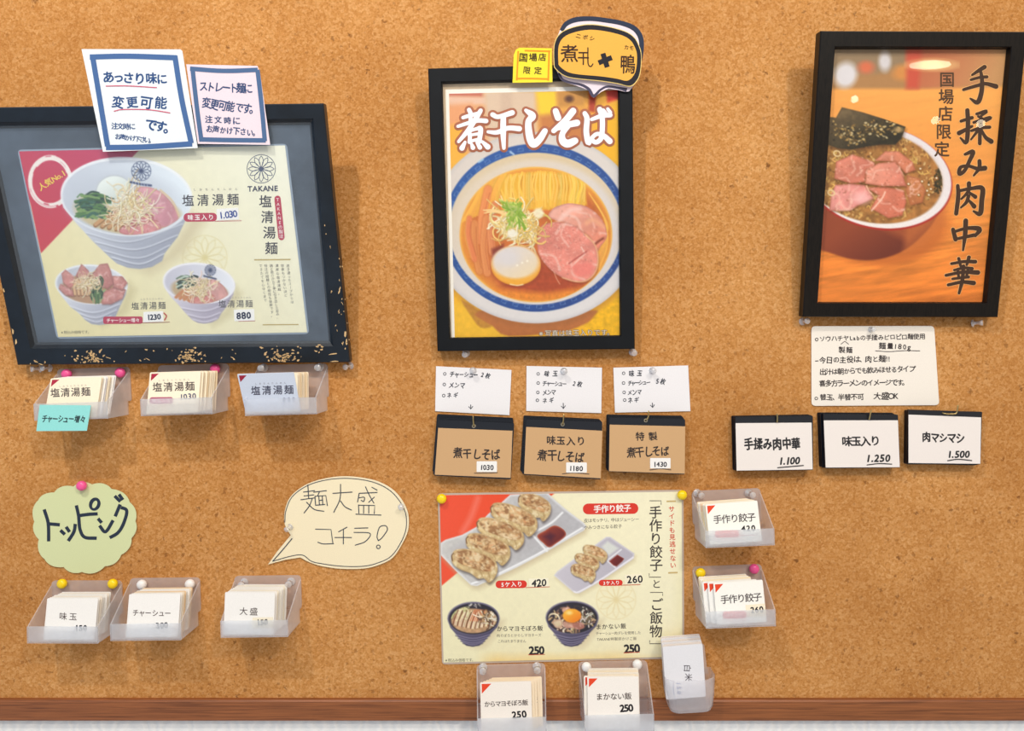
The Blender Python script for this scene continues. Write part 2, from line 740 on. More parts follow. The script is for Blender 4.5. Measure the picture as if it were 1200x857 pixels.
M['cork'] = make_cork()
M['rail'] = make_wood('stained_rail_wood', (98, 54, 28), (148, 88, 48), 0.45, 1.6, 80)
M['wallpaper'] = make_wallpaper()
M['frame_matte'] = make_plain('matte_black_frame', (20, 22, 25), 0.55, 0.16, 0.10, 40)
M['frame_worn'] = make_plain('worn_black_lacquer', (19, 26, 34), 0.34, 0.42, 0.22, 30)
M['chip'] = make_plain('bare_fibreboard', (214, 178, 128), 0.8, 0.2, 0.12, 300)
M['frame_grain'] = make_wood('dark_grained_wood', (8, 7, 7), (24, 19, 15), 0.36, 3, 90, 0.20, 'Z')
M['mount'] = make_plain('charcoal_mount_board', (74, 85, 98), 0.5, 0.4, 0.20, 14)
M['cream_mount'] = make_plain('cream_mount_board', (214, 190, 158), 0.7, 0.3, 0.04, 60)
M['hardboard'] = make_plain('brown_hardboard', (120, 86, 54), 0.8, 0.2, 0.10, 80)
M['glass'] = make_clear('frame_glass', (0.995, 0.995, 0.995), (0.8, 0.85, 0.9), 0.004, 0.55, 0.012)
M['acetate'] = make_clear('hazed_acetate', (0.99, 0.995, 1.0), (0.80, 0.90, 1.0), 0.07, 1.2, 0.10)  # bluish cloud: haze of reflected room light put into the sheet's colour
M['frosted'] = make_clear('frosted_polypropylene', (0.985, 0.985, 0.99), (0.96, 0.95, 0.97), 0.42, 1.0, 0.15)
M['frosted_lip'] = make_clear('frosted_polypropylene_lip', (0.985, 0.985, 0.99), (0.93, 0.96, 1.0), 0.66, 1.0, 0.15)
M['clear'] = make_clear('clear_pin_plastic', (0.98, 0.98, 0.985), (0.97, 0.97, 0.99), 0.50, 5.0, 0.06)
M['film'] = make_clear('lamination_film', (0.95, 0.95, 0.96), (0.8, 0.8, 0.82), 0.18, 1.4, 0.08)
M['yellow'] = make_plain('yellow_pin_plastic', (252, 212, 14), 0.28, 0.5, 0.03, 60)
M['pink'] = make_plain('pink_pin_plastic', (240, 88, 152), 0.28, 0.5, 0.03, 60)
M['white'] = make_plain('white_pin_plastic', (240, 236, 232), 0.28, 0.5, 0.02, 60)
M['steel'] = make_plain('pin_steel', (190, 190, 190), 0.3, 0.5, 0.03, 60, 1.0)
M['brass'] = make_plain('aged_brass', (186, 164, 112), 0.35, 0.5, 0.10, 200, 1.0)
# ------------------------------------------------------------------ printed pictures (procedural, drawn point by point on the sheets)
_tab = np.random.RandomState(5).rand(128, 128)


def vnoise(X, Y, s, seed=0):
    x, y = X / s + seed * 17.31, Y / s + seed * 9.77
    xi, yi = np.floor(x).astype(int), np.floor(y).astype(int)
    fx, fy = x - xi, y - yi
    fx, fy = fx * fx * (3 - 2 * fx), fy * fy * (3 - 2 * fy)
    g = lambda a, b: _tab[a % 128, b % 128]
    return (g(xi, yi) * (1 - fx) + g(xi + 1, yi) * fx) * (1 - fy) + (g(xi, yi + 1) * (1 - fx) + g(xi + 1, yi + 1) * fx) * fy


def fbm(X, Y, s, seed=0, o=3):
    t, a, w = 0, 1.0, 0
    for i in range(o):
        t = t + a * vnoise(X, Y, s / 2 ** i, seed + i)
        w += a
        a *= 0.55
    return t / w


class Paint:
    def __init__(s, x0, y0, x1, y1, k, bg):
        s.x0, s.y0, s.k = x0, y0, k
        s.W, s.H = int((x1 - x0) * k) + 2, int((y1 - y0) * k) + 2
        s.X, s.Y = np.meshgrid(x0 + np.arange(s.W) / k, y0 + np.arange(s.H) / k)
        s.C = np.zeros((s.H, s.W, 3)) + np.array(bg, float)

    def box(s, a, b, c, d):
        i0, i1 = max(0, int((a - s.x0) * s.k) - 1), min(s.W, int((c - s.x0) * s.k) + 3)
        j0, j1 = max(0, int((b - s.y0) * s.k) - 1), min(s.H, int((d - s.y0) * s.k) + 3)
        return (slice(j0, max(j0, j1)), slice(i0, max(i0, i1)))

    def put(s, sl, a, col, tex=None):
        X, Y = s.X[sl], s.Y[sl]
        if X.size == 0:
            return
        c = col(X, Y) if callable(col) else np.zeros(X.shape + (3,)) + np.array(col, float)
        if tex:
            amp, sc, sd = tex
            c = c * (1 + amp * (fbm(X, Y, sc, sd) - 0.5) * 2)[..., None]
        a = np.clip(a, 0, 1)[..., None]
        s.C[sl] = s.C[sl] * (1 - a) + c * a

    def ell(s, cx, cy, rx, ry, col, rot=0, soft=0.8, op=1.0, tex=None, rim=None, clip=None):
        R = max(rx, ry) + soft
        sl = s.box(cx - R, cy - R, cx + R, cy + R)
        X, Y = s.X[sl] - cx, s.Y[sl] - cy
        c, n = math.cos(rad(rot)), math.sin(rad(rot))
        u, v = (X * c + Y * n) / rx, (-X * n + Y * c) / ry
        r = np.sqrt(u * u + v * v)
        d = (r - 1) * min(rx, ry) * (0.5 + 0.5 * np.sqrt(np.clip((u * u * ry / rx + v * v * rx / ry) / np.maximum(r * r, 1e-6), 0.3, 3)))
        a = np.clip(0.5 - d / soft, 0, 1) * op
        if clip is not None:
            a = a * clip[sl]
        s.put(sl, a, col, tex)
        if rim:
            w, rc, ro = rim
            b = np.clip(0.5 - d / soft, 0, 1) * np.clip(1 + d / w, 0, 1) * ro
            if clip is not None:
                b = b * clip[sl]
            s.put(sl, b, rc)

    def sd(s, sl, P):
        X, Y = s.X[sl], s.Y[sl]
        D = np.full(X.shape, 1e9)
        ins = np.zeros(X.shape, bool)
        n = len(P)
        for i in range(n):
            (ax, ay), (bx, by) = P[i], P[(i + 1) % n]
            ex, ey = bx - ax, by - ay
            L = ex * ex + ey * ey + 1e-12
            t = np.clip(((X - ax) * ex + (Y - ay) * ey) / L, 0, 1)
            D = np.minimum(D, (X - ax - t * ex) ** 2 + (Y - ay - t * ey) ** 2)
            if ay != by:
                c = ((ay > Y) != (by > Y)) & (X < ex * (Y - ay) / (by - ay) + ax)
                ins ^= c
        D = np.sqrt(D)
        return np.where(ins, -D, D)

    def mask(s, P, soft=0.8):
        sl = (slice(0, s.H), slice(0, s.W))
        return np.clip(0.5 - s.sd(sl, np.asarray(P, float)) / soft, 0, 1)

    def poly(s, P, col, soft=0.8, op=1.0, tex=None, rim=None, smooth=0, clip=None):
        P = np.asarray(P, float)
        if smooth:
            P = spline(P, smooth, True)
        lo, hi = P.min(0) - soft, P.max(0) + soft
        sl = s.box(lo[0], lo[1], hi[0], hi[1])
        if s.X[sl].size == 0:
            return
        d = s.sd(sl, P)
        a = np.clip(0.5 - d / soft, 0, 1) * op
        if clip is not None:
            a = a * clip[sl]
        s.put(sl, a, col, tex)
        if rim:
            w, rc, ro = rim
            b = np.clip(0.5 - d / soft, 0, 1) * np.clip(1 + d / w, 0, 1) * ro
            if clip is not None:
                b = b * clip[sl]
            s.put(sl, b, rc)

    def line(s, P, w, col, soft=0.8, op=1.0, smooth=True, clip=None, closed=False):
        P = np.asarray(P, float)
        if smooth and len(P) > 2:
            P = spline(P, 5, closed)
        if closed:
            P = np.concatenate([P, P[:1]])
        m = w / 2 + soft
        lo, hi = P.min(0) - m, P.max(0) + m
        sl = s.box(lo[0], lo[1], hi[0], hi[1])
        X, Y = s.X[sl], s.Y[sl]
        if X.size == 0:
            return
        D = np.full(X.shape, 1e9)
        for i in range(len(P) - 1):
            (ax, ay), (bx, by) = P[i], P[i + 1]
            ex, ey = bx - ax, by - ay
            t = np.clip(((X - ax) * ex + (Y - ay) * ey) / (ex * ex + ey * ey + 1e-12), 0, 1)
            D = np.minimum(D, (X - ax - t * ex) ** 2 + (Y - ay - t * ey) ** 2)
        a = np.clip(0.5 - (np.sqrt(D) - w / 2) / soft, 0, 1) * op
        if clip is not None:
            a = a * clip[sl]
        s.put(sl, a, col)

    def lines(s, fn, n, seed, **k):
        """n random strokes: fn(random) gives points, width, colour"""
        r = random.Random(seed)
        for _ in range(n):
            P, w, c = fn(r)
            s.line(P, w, c, **k)

    def grain(s, amp, sc, seed):
        s.C *= (1 + amp * 2 * (fbm(s.X, s.Y, sc, seed) - 0.5))[..., None]

    def at(s, P):
        x = np.clip((P[:, 0] - s.x0) * s.k, 0, s.W - 1.001)
        y = np.clip((P[:, 1] - s.y0) * s.k, 0, s.H - 1.001)
        i, j = x.astype(int), y.astype(int)
        fx, fy = (x - i)[:, None], (y - j)[:, None]
        C = s.C
        return (C[j, i] * (1 - fx) + C[j, i + 1] * fx) * (1 - fy) + (C[j + 1, i] * (1 - fx) + C[j + 1, i + 1] * fx) * fy


def grad(p, q, a, b):
    """colour running from a at point p to b at point q"""
    p, q, a, b = (np.asarray(t, float) for t in (p, q, a, b))
    d = q - p
    L = (d @ d)

    def f(X, Y):
        t = np.clip(((X - p[0]) * d[0] + (Y - p[1]) * d[1]) / L, 0, 1)[..., None]
        return a * (1 - t) + b * t
    return f


def jitter_col(r, c, a):
    k = 1 + r.uniform(-a, a)
    return tuple(np.clip(np.array(c) * k + np.array([r.uniform(-6, 6) for _ in range(3)]), 0, 255))


def flower_lines(cx, cy, R, rot=0.0):
    """line work of the twelve-petalled round emblem"""
    out = [(circ(cx, cy, R, n=48), True)]
    for k in range(12):
        a = rot + 2 * math.pi * k / 12
        for sgn in (1, -1):
            P = []
            for t in np.linspace(0, 1, 9):
                r = R * 0.92 * t
                w = sgn * 0.30 * math.sin(math.pi * t ** 0.9)
                P.append((cx + r * math.cos(a + w), cy + r * math.sin(a + w)))
            out.append((np.array(P), False))
    out.append((circ(cx, cy, R * 0.12, n=12), True))
    return out


def nest(p, cx, cy, rx, ry, n, seed, cols, w=(0.7, 1.3), clip=None):
    """tangle of thin shredded strands"""
    r = random.Random(seed)
    for _ in range(n):
        a, q = r.uniform(0, 6.28), math.sqrt(r.random())
        x, y = cx + rx * q * math.cos(a), cy + ry * q * math.sin(a)
        d, L, b = r.uniform(0, 6.28), r.uniform(0.25, 0.7) * min(rx, ry) * 1.3, r.uniform(-1.4, 1.4)
        P = [(x, y)]
        tw = r.uniform(-0.9, 0.9)
        for q in range(4):
            d += tw + r.uniform(-0.25, 0.25)
            P.append((P[-1][0] + L * 0.5 * math.cos(d), P[-1][1] + L * 0.5 * math.sin(d)))
        c = jitter_col(r, cols[r.randrange(len(cols))], 0.06)
        ww = r.uniform(*w)
        p.line([(u + 0.5, v + 0.6) for u, v in P], ww, (118, 92, 60), op=0.35, clip=clip)
        p.line(P, ww, c, clip=clip)


def meat(p, P, base, seed, fat=(246, 208, 196), edge=(176, 110, 96), clip=None, fatn=7, smooth=5):
    P = np.asarray(P, float)
    p.poly(P, base, smooth=smooth, tex=(0.10, 9, seed), rim=(2.2, edge, 0.55), clip=clip)
    Q = spline(P, 4, True)
    lo, hi = P.min(0), P.max(0)
    m = p.mask(Q, 1.2)
    if clip is not None:
        m = m * clip
    r = random.Random(seed)
    S = float(max(hi - lo))
    for _ in range(fatn):
        x, y = r.uniform(lo[0], hi[0]), r.uniform(lo[1], hi[1])
        d, L = r.uniform(0, 6.28), S * r.uniform(0.08, 0.25)
        pts = [(x, y), (x + L * math.cos(d), y + L * math.sin(d)), (x + 1.8 * L * math.cos(d + 0.5), y + 1.8 * L * math.sin(d + 0.5))]
        p.line(pts, S * r.uniform(0.02, 0.05), fat, soft=2.0, op=0.6, clip=m)
    for _ in range(fatn * 5):
        x, y = r.uniform(lo[0], hi[0]), r.uniform(lo[1], hi[1])
        p.ell(x, y, S * r.uniform(0.01, 0.03), S * r.uniform(0.008, 0.02), jitter_col(r, fat if r.random() < 0.6 else edge, 0.08), rot=r.uniform(0, 180), soft=1.0, op=0.45, clip=m)


# ---- soba poster (middle frame)
def paint_soba():
    p = Paint(522, 104, 732, 400, 1.3, (236, 178, 110))
    R = random.Random(3)
    # blurred dining room behind the bowl
    p.put((slice(0, p.H), slice(0, p.W)), np.ones((p.H, p.W)), grad((526, 120), (728, 120), (232, 176, 140), (244, 180, 60)))
    p.poly([(524, 104), (566, 104), (566, 114), (524, 113)], (206, 120, 100), soft=5)
    p.poly([(524, 113), (570, 114), (570, 122), (524, 124)], (238, 200, 176), soft=4)
    p.poly([(524, 124), (552, 122), (560, 150), (524, 190)], (240, 170, 120), soft=10)
    p.poly([(524, 148), (546, 145), (548, 200), (524, 220)], (248, 186, 70), soft=8)
    p.poly([(567, 106), (628, 106), (630, 190), (574, 190)], (226, 202, 178), soft=8)
    p.poly([(586, 106), (600, 106), (600, 170), (588, 170)], (216, 190, 168), soft=6)
    p.poly([(628, 106), (652, 106), (652, 134), (632, 136)], (250, 214, 58), soft=6)
    p.poly([(652, 106), (690, 106), (684, 124), (654, 126)], (206, 148, 74), soft=6)
    p.ell(667, 116, 5, 4, (96, 60, 44), soft=4)
    p.poly([(632, 136), (690, 128), (690, 168), (634, 168)], (206, 132, 74), soft=8)
    p.poly([(690, 108), (700, 108), (697, 132), (690, 130)], (190, 72, 50), soft=4)
    p.poly([(700, 106), (712, 106), (708, 140), (697, 140)], (248, 184, 70), soft=4)
    p.poly([(710, 106), (728, 104), (728, 116), (712, 120)], (214, 60, 44), soft=4)
    p.poly([(700, 134), (730, 116), (730, 220), (690, 190)], (250, 190, 40), soft=8)
    # cloth and table edge under the bowl
    p.poly([(522, 320), (732, 320), (732, 400), (522, 400)], (244, 186, 42), soft=3, tex=(0.07, 5, 4))
    p.poly([(524, 360), (546, 352), (600, 398), (524, 398)], (248, 196, 54), soft=3, tex=(0.06, 6, 2))
    p.poly([(541, 352), (565, 367), (577, 382), (563, 384), (553, 372)], (196, 140, 54), soft=2.5, tex=(0.10, 3, 7), smooth=3)
    p.poly([(562, 364), (700, 364), (676, 384), (650, 390), (596, 394), (577, 382)], (190, 116, 62), soft=2.5, tex=(0.05, 4, 8), smooth=3)
    p.poly([(700, 366), (732, 344), (732, 400), (676, 396)], (246, 190, 30), soft=3, tex=(0.13, 4, 9))
    # bowl
    p.ell(629, 271, 125, 112, (150, 96, 54), op=0.5, soft=10)
    p.ell(628, 267, 125, 112, grad((560, 160), (650, 380), (222, 214, 208), (228, 228, 232)), soft=1.2, rim=(5, (196, 196, 204), 0.6))
    p.ell(628, 267, 108.5, 98.5, grad((540, 180), (720, 330), (46, 94, 172), (44, 76, 148)), soft=1.2, tex=(0.08, 8, 3))
    p.ell(628, 267, 108.5, 98.5, (206, 218, 238), op=0.0)
    ring = np.clip(1 - np.abs(np.sqrt(((p.X - 628) / 104.5) ** 2 + ((p.Y - 267) / 94) ** 2) - 1) * 104 / 3.2, 0, 1)
    for k in range(46):   # pale key pattern inside the blue band
        a = 2 * math.pi * k / 46 + 0.03
        q = 1 - 0.012
        cx, cy = 628 + 104.5 * q * math.cos(a), 267 + 94 * q * math.sin(a)
        tx, ty = -math.sin(a), math.cos(a)
        nx, ny = math.cos(a), math.sin(a)
        for (u0, v0, u1, v1) in ((-4, -1.8, 3, -1.8), (3, -1.8, 3, 1.4), (-2.5, 1.6, 1, 1.6), (-2.5, 1.6, -2.5, -0.2)):
            p.line([(cx + tx * u0 + nx * v0, cy + ty * u0 + ny * v0), (cx + tx * u1 + nx * v1, cy + ty * u1 + ny * v1)], 0.7, (146, 178, 226), op=0.55, smooth=False)
    p.line([(561, 190), (566, 187)], 2.0, (170, 214, 250), soft=2)
    p.line([(598, 178), (602, 181)], 2.0, (190, 220, 250), soft=2)
    p.ell(628, 268, 101.5, 89, grad((628, 180), (628, 356), (222, 204, 170), (226, 222, 224)), soft=1.2)
    p.ell(628, 271, 97, 84, grad((560, 200), (700, 330), (226, 214, 196), (222, 220, 226)), soft=6)
    # broth
    soup = np.clip(0.5 - (np.sqrt(((p.X - 628) / 88.5) ** 2 + ((p.Y - 275) / 78.5) ** 2) - 1) * 80, 0, 1)
    p.ell(628, 275, 89.5, 79.5, (246, 196, 92), soft=1.5)
    p.ell(628, 275, 88, 78, grad((628, 196), (628, 354), (238, 164, 66), (238, 158, 60)), soft=3)
    p.ell(628, 276, 83, 72, grad((560, 220), (690, 340), (226, 132, 62), (182, 90, 44)), soft=12, tex=(0.10, 7, 11))
    p.poly([(600, 322), (650, 300), (700, 338), (676, 346), (620, 346), (585, 340)], (176, 74, 44), soft=16, tex=(0.14, 3, 13), op=0.85, clip=soup)
    p.poly([(560, 336), (640, 344), (690, 336), (660, 352), (600, 352)], (234, 142, 50), soft=8, tex=(0.10, 3, 14), clip=soup)
    # noodles: folded curtain at the back
    p.poly([(584, 212), (600, 204), (640, 200), (684, 210), (688, 240), (640, 246), (590, 246)], (240, 184, 62), soft=3, clip=soup)
    for k in range(34):
        x = 583 + k * 3.1 + R.uniform(-0.8, 0.8)
        b = R.uniform(-2.6, 2.6) + (x - 634) * 0.05
        top = 201 + abs(x - 636) * 0.09 + R.uniform(-1, 1)
        lo = 243 + R.uniform(-2, 3)
        if R.random() < 0.4:
            p.line([(x + 1.4, top + 4), (x + 1.4 + b, 222), (x + 1.2, lo)], 0.9, (196, 122, 34), op=0.7, clip=soup)
        p.line([(x - b * 0.3, top), (x + b, 216), (x - b * 0.2, 230), (x - b * 0.6, lo)], R.uniform(1.8, 2.8), jitter_col(R, (246, 194, 78), 0.07), clip=soup)
        p.line([(x - 0.4, top + 2), (x - 0.4 + b, 220), (x - 0.6, lo - 8)], 0.7, (255, 232, 150), op=0.7, clip=soup)
    for k in range(14):   # strands sweeping to the left
        x = 588 - k * 2.3
        p.line([(x + 6, 205 + k * 1.0), (x - 1, 220 + k), (x - 8 - k * 0.6, 244 + k * 1.2)], 2.0, jitter_col(R, (244, 184, 74), 0.05), op=0.9, clip=soup)
    for k in range(10):   # strands hugging the rim on both sides
        p.line([(549 + k * 0.9, 250 + k * 2), (545 + k * 1.4, 275 + k * 2), (552 + k * 1.5, 302 + k * 1.2)], 1.4, jitter_col(R, (246, 186, 84), 0.05), op=0.8, clip=soup)
        p.line([(690 + k * 1.4, 226 + k * 2), (708 + k * 0.5, 256 + k), (712 - k * 0.5, 288 - k), (702 - k, 316 - k)], 1.3, jitter_col(R, (244, 190, 84), 0.05), op=0.75, clip=soup)
    # bamboo shoots
    for (a, b, c, w) in (((572, 222), (566, 250), (562, 282), 9), ((556, 262), (557, 292), (562, 318), 8), ((570, 256), (567, 290), (571, 320), 8.5), ((580, 240), (575, 266), (577, 296), 8), ((550, 256), (549, 276), (556, 304), 6)):
        p.line([a, b, c], w + 1.2, (196, 104, 58), op=0.5, soft=2.0, clip=soup)
        p.line([a, b, c], w, jitter_col(R, (230, 142, 88), 0.05), soft=1.4, clip=soup)
        p.line([(a[0] - 2.6, a[1]), (b[0] - 2.6, b[1]), (c[0] - 2.6, c[1])], 0.9, (240, 166, 104), op=0.6, soft=1.6, clip=soup)
        p.line([(a[0] + 2, a[1] + 4), (b[0] + 2, b[1]), (c[0] + 2, c[1] - 4)], 1.0, (196, 104, 60), op=0.6, soft=1.0, clip=soup)
    p.poly([(576, 292), (590, 286), (592, 304), (578, 312)], (132, 56, 44), soft=4, op=0.9)
    # roast pork, two slices
    back = cr([(600, 215), (612, 178), (650, 158), (700, 150), (770, 165), (825, 205), (855, 255), (862, 305), (835, 345), (815, 368), (780, 300), (690, 245)], 490, 200, 3.9)
    meat(p, back, grad((650, 240), (706, 290), (244, 186, 172), (228, 138, 112)), 21, fatn=9)
    p.line(cr([(630, 245), (690, 185), (740, 175)], 490, 200, 3.9), 5, (252, 214, 206), soft=4, op=0.7)
    p.line(cr([(770, 240), (800, 225), (845, 255)], 490, 200, 3.9), 5, (240, 176, 140), soft=4, op=0.8)
    p.line(cr([(800, 345), (822, 325), (845, 310)], 490, 200, 3.9), 2.5, (112, 44, 28), soft=2, op=0.8)
    front = cr([(560, 258), (600, 240), (650, 236), (710, 250), (765, 292), (808, 340), (822, 400), (812, 460), (775, 500), (725, 508), (660, 490), (600, 448), (556, 390), (545, 330)], 490, 200, 3.9)
    p.poly(front + np.array([1.2, 2.2]), (126, 56, 34), soft=3, op=0.55, smooth=5)
    meat(p, front, grad((640, 262), (690, 326), (226, 140, 126), (238, 150, 136)), 22, fatn=10)
    m = p.mask(spline(front, 4, True), 1.2)
    for k in range(420):
        x, y = R.uniform(630, 690), R.uniform(262, 318)
        p.ell(x, y, R.uniform(0.4, 0.9), R.uniform(0.3, 0.6), (250, 200, 188) if R.random() < 0.6 else (198, 104, 92), soft=0.7, op=0.55, clip=m)
    p.line(cr([(700, 440), (735, 405), (760, 380), (745, 350)], 490, 200, 3.9), 1.6, (246, 206, 194), soft=1.4, op=0.9)
    p.line(cr([(690, 425), (725, 400), (770, 370)], 490, 200, 3.9), 1.3, (166, 66, 62), soft=1.2, op=0.8)
    p.poly(cr([(690, 440), (760, 415), (800, 430), (790, 475), (730, 490)], 490, 200, 3.9), (240, 128, 120), soft=5, op=0.6, clip=m)
    p.line(front[4:11], 1.6, (246, 196, 150), soft=1.4, op=0.8)
    # shredded leek with green tops
    p.ell(607, 264, 23, 19, (226, 196, 116), soft=5)
    nest(p, 607, 266, 27, 20, 110, 31, [(248, 234, 180), (240, 214, 130), (252, 244, 214), (234, 200, 110)], (0.9, 1.8))
    p.lines(lambda r: ((lambda a: [(590 + r.uniform(-6, 22), 236 + r.uniform(-3, 12)), (604 + r.uniform(-8, 8), 246 + r.uniform(-6, 6)), (606 + r.uniform(-14, 12), 262 + r.uniform(-10, 8))])(0), r.uniform(1.0, 2.0), jitter_col(r, (138, 176, 58) if r.random() < 0.65 else (196, 214, 116), 0.12)), 42, 33)
    p.ell(631, 250, 6, 6, (246, 242, 214), soft=3, op=0.9)
    p.ell(600, 274, 6, 5, (246, 246, 236), soft=3, op=0.9)
    p.lines(lambda r: ([(566 + r.uniform(0, 6), 249 + r.uniform(-3, 3)), (580, 247 + r.uniform(-2, 2)), (592, 250 + r.uniform(-3, 3))], 1.3, (248, 214, 150)), 5, 34)
    # marinated egg
    p.ell(605.5, 313, 30, 24, (150, 66, 34), soft=4, op=0.6)
    p.ell(604.6, 311, 29, 23.3, grad((604, 300), (604, 336), (240, 190, 120), (246, 176, 52)), soft=1.0, rim=(2.0, (232, 146, 40), 0.7))
    p.ell(604.0, 307.5, 27, 19, grad((590, 296), (606, 326), (226, 220, 220), (238, 222, 192)), soft=4)
    p.ell(596, 303, 13, 9, (222, 220, 226), soft=8, op=0.8)
    for (x, y) in ((612, 308), (606, 311), (618, 306)):
        p.ell(x, y, 1.2, 1.0, (255, 252, 240), soft=1)
    p.line([(598, 333.2), (606, 334.6), (613, 333.4)], 1.2, (255, 240, 190), soft=1)
    p.line([(649, 318), (652, 326), (656, 333)], 1.0, (240, 180, 150), soft=1, op=0.8)
    p.C *= np.array([0.965, 0.945, 0.92])
    p.grain(0.022, 1.4, 40)
    return p


# ---- hand-kneaded noodle poster (right frame)
def paint_chuka():
    p = Paint(954, 56, 1184, 360, 1.25, (236, 150, 66))
    allm = (slice(0, p.H), slice(0, p.W))
    R = random.Random(8)
    p.put(allm, np.ones((p.H, p.W)), grad((1060, 110), (1040, 350), (246, 168, 82), (230, 126, 44)))
    # wood grain of the table top
    g = fbm(p.X * 0.22, (p.Y + p.X * 0.16) * 1.9, 9, 3, 4)
    k = np.clip((p.Y - 160) / 140, 0.15, 1)
    p.C *= (1 + 0.22 * k * (g - 0.5) * 2)[..., None]
    p.put(allm, np.clip((p.Y - 300) / 60, 0, 1) * np.clip((1100 - p.X) / 160, 0, 1) * 0.35, (250, 160, 80))
    # blurred room along the top
    p.poly([(950, 50), (1190, 50), (1190, 99), (1064, 104), (950, 104)], (176, 128, 78), soft=5)
    p.poly([(1060, 54), (1190, 54), (1190, 100), (1066, 104)], grad((1066, 60), (1160, 100), (190, 96, 64), (200, 146, 92)), soft=6)
    p.poly([(970, 54), (1064, 54), (1060, 84), (972, 88)], (150, 124, 92), soft=8)
    p.ell(991, 88, 13, 15, (220, 214, 214), soft=8, rot=20)
    p.ell(1037, 72, 7, 11, (214, 206, 204), soft=6)
    p.ell(1015, 79, 9, 7, (216, 112, 74), soft=7)
    p.ell(1058, 85, 12, 9, (212, 140, 70), soft=8)
    p.poly([(1062, 58), (1080, 58), (1076, 104), (1062, 104)], (204, 84, 60), soft=7)
    p.ell(1092, 76, 22, 6, (250, 214, 140), soft=9)  # lamp's reflection on the frame glass, painted into the print
    # shadow of the bowl, bowl body
    p.ell(1040, 270, 72, 40, (196, 102, 40), rot=-6, soft=9, op=0.75)
    p.poly([(950, 230), (1030, 215), (1108, 222), (1104, 240), (1090, 266), (1062, 292), (1030, 304), (1000, 304), (972, 296), (950, 287), (940, 260)], grad((1000, 262), (1030, 306), (150, 70, 40), (112, 46, 28)), soft=2.5, smooth=4)
    p.poly([(1034, 268), (1104, 236), (1092, 262), (1066, 284)], (186, 96, 50), soft=10, op=0.6)
    p.poly([(1062, 266), (1112, 236), (1106, 262), (1080, 288), (1058, 296)], (206, 116, 56), soft=8, op=0.5)
    # rim: white glaze with a red line
    E = dict(rot=11)
    p.ell(1030, 208.6, 87, 60.5, (176, 46, 36), soft=1.2, **E)
    p.ell(1030, 207.4, 85.6, 59.2, grad((1060, 160), (1040, 268), (232, 222, 222), (244, 234, 228)), soft=1.2, **E)
    p.ell(1026, 206, 79, 53, (190, 160, 128), soft=5, op=0.6, **E)
    p.poly([(1056, 164), (1080, 172), (1076, 186), (1054, 178)], (226, 160, 140), soft=4, op=0.7)
    inner = np.clip(0.5 - (np.sqrt((((p.X - 1024) * 0.982 + (p.Y - 207) * 0.19) / 81) ** 2 + ((-(p.X - 1024) * 0.19 + (p.Y - 207) * 0.982) / 54) ** 2) - 1) * 52, 0, 1)
    p.ell(1024, 207, 81, 54, grad((980, 180), (1080, 240), (150, 104, 52), (168, 112, 56)), soft=2, tex=(0.25, 6, 5), **E)
    # broth, noodles and globules of fat
    for _ in range(520):
        a, q = R.uniform(0, 6.28), math.sqrt(R.random())
        x, y = 1024 + 78 * q * math.cos(a), 207 + 52 * q * math.sin(a)
        c = [(190, 140, 70), (216, 172, 96), (116, 74, 32), (96, 60, 26), (226, 192, 130)][R.randrange(5)]
        p.ell(x, y, R.uniform(0.8, 2.4), R.uniform(0.6, 1.6), c, rot=R.uniform(0, 180), soft=1.0, op=0.75, clip=inner)
    for _ in range(110):
        a = R.uniform(0, 6.28)
        q = R.uniform(0.62, 1.0)
        x, y = 1024 + 78 * q * math.cos(a), 207 + 52 * q * math.sin(a)
        d = R.uniform(0, 6.28)
        p.line([(x, y), (x + 3 * math.cos(d), y + 3 * math.sin(d)), (x + 5 * math.cos(d + 1.2), y + 5 * math.sin(d + 1.2))], R.uniform(1.0, 1.9), jitter_col(R, (216, 170, 92), 0.12), op=0.85, clip=inner)
    p.poly([(1066, 200), (1088, 212), (1084, 236), (1060, 244), (1056, 220)], (190, 126, 66), soft=6, op=0.75)
    # roast pork slices
    pk = [cr([(150, 400), (250, 358), (375, 405), (378, 430), (330, 448), (318, 520), (240, 530), (140, 500)], 950, 110, 5.04),
          cr([(380, 395), (440, 340), (520, 340), (600, 400), (620, 450), (560, 470), (500, 400)], 950, 110, 5.04),
          cr([(330, 450), (400, 410), (500, 400), (540, 460), (565, 545), (420, 545), (322, 530)], 950, 110, 5.04),
          cr([(145, 540), (240, 532), (320, 540), (372, 618), (280, 660), (230, 690), (110, 690), (120, 600)], 950, 110, 5.04),
          cr([(330, 555), (430, 548), (550, 570), (565, 640), (540, 720), (460, 735), (380, 690), (352, 680), (400, 600)], 950, 110, 5.04),
          cr([(570, 480), (640, 500), (680, 570), (660, 640), (590, 660), (560, 560)], 950, 110, 5.04)]
    cs = [((224, 140, 116), (206, 116, 92)), ((226, 146, 118), (206, 120, 84)), ((234, 158, 132), (222, 130, 106)), ((236, 160, 148), (226, 134, 124)), ((222, 132, 106), (206, 112, 84)), ((206, 132, 84), (186, 110, 62))]
    for i in (5, 1, 0, 4, 3, 2):
        Q = pk[i]
        p.poly(Q + np.array([0.6, 1.8]), (84, 44, 18), soft=3, op=0.5)
        lo, hi = Q.min(0), Q.max(0)
        meat(p, Q, grad(lo, hi, *cs[i]), 50 + i, fat=(246, 196, 174), edge=(156, 80, 52), fatn=8, smooth=0)
    p.line(cr([(360, 690), (420, 620), (440, 580)], 950, 110, 5.04), 1.6, (250, 206, 180), soft=1.4)
    p.line(cr([(330, 545), (345, 575), (360, 590)], 950, 110, 5.04), 1.6, (246, 190, 160), soft=1.4)
    p.ell(1010, 232, 10, 7, (248, 196, 190), soft=8, op=0.7)
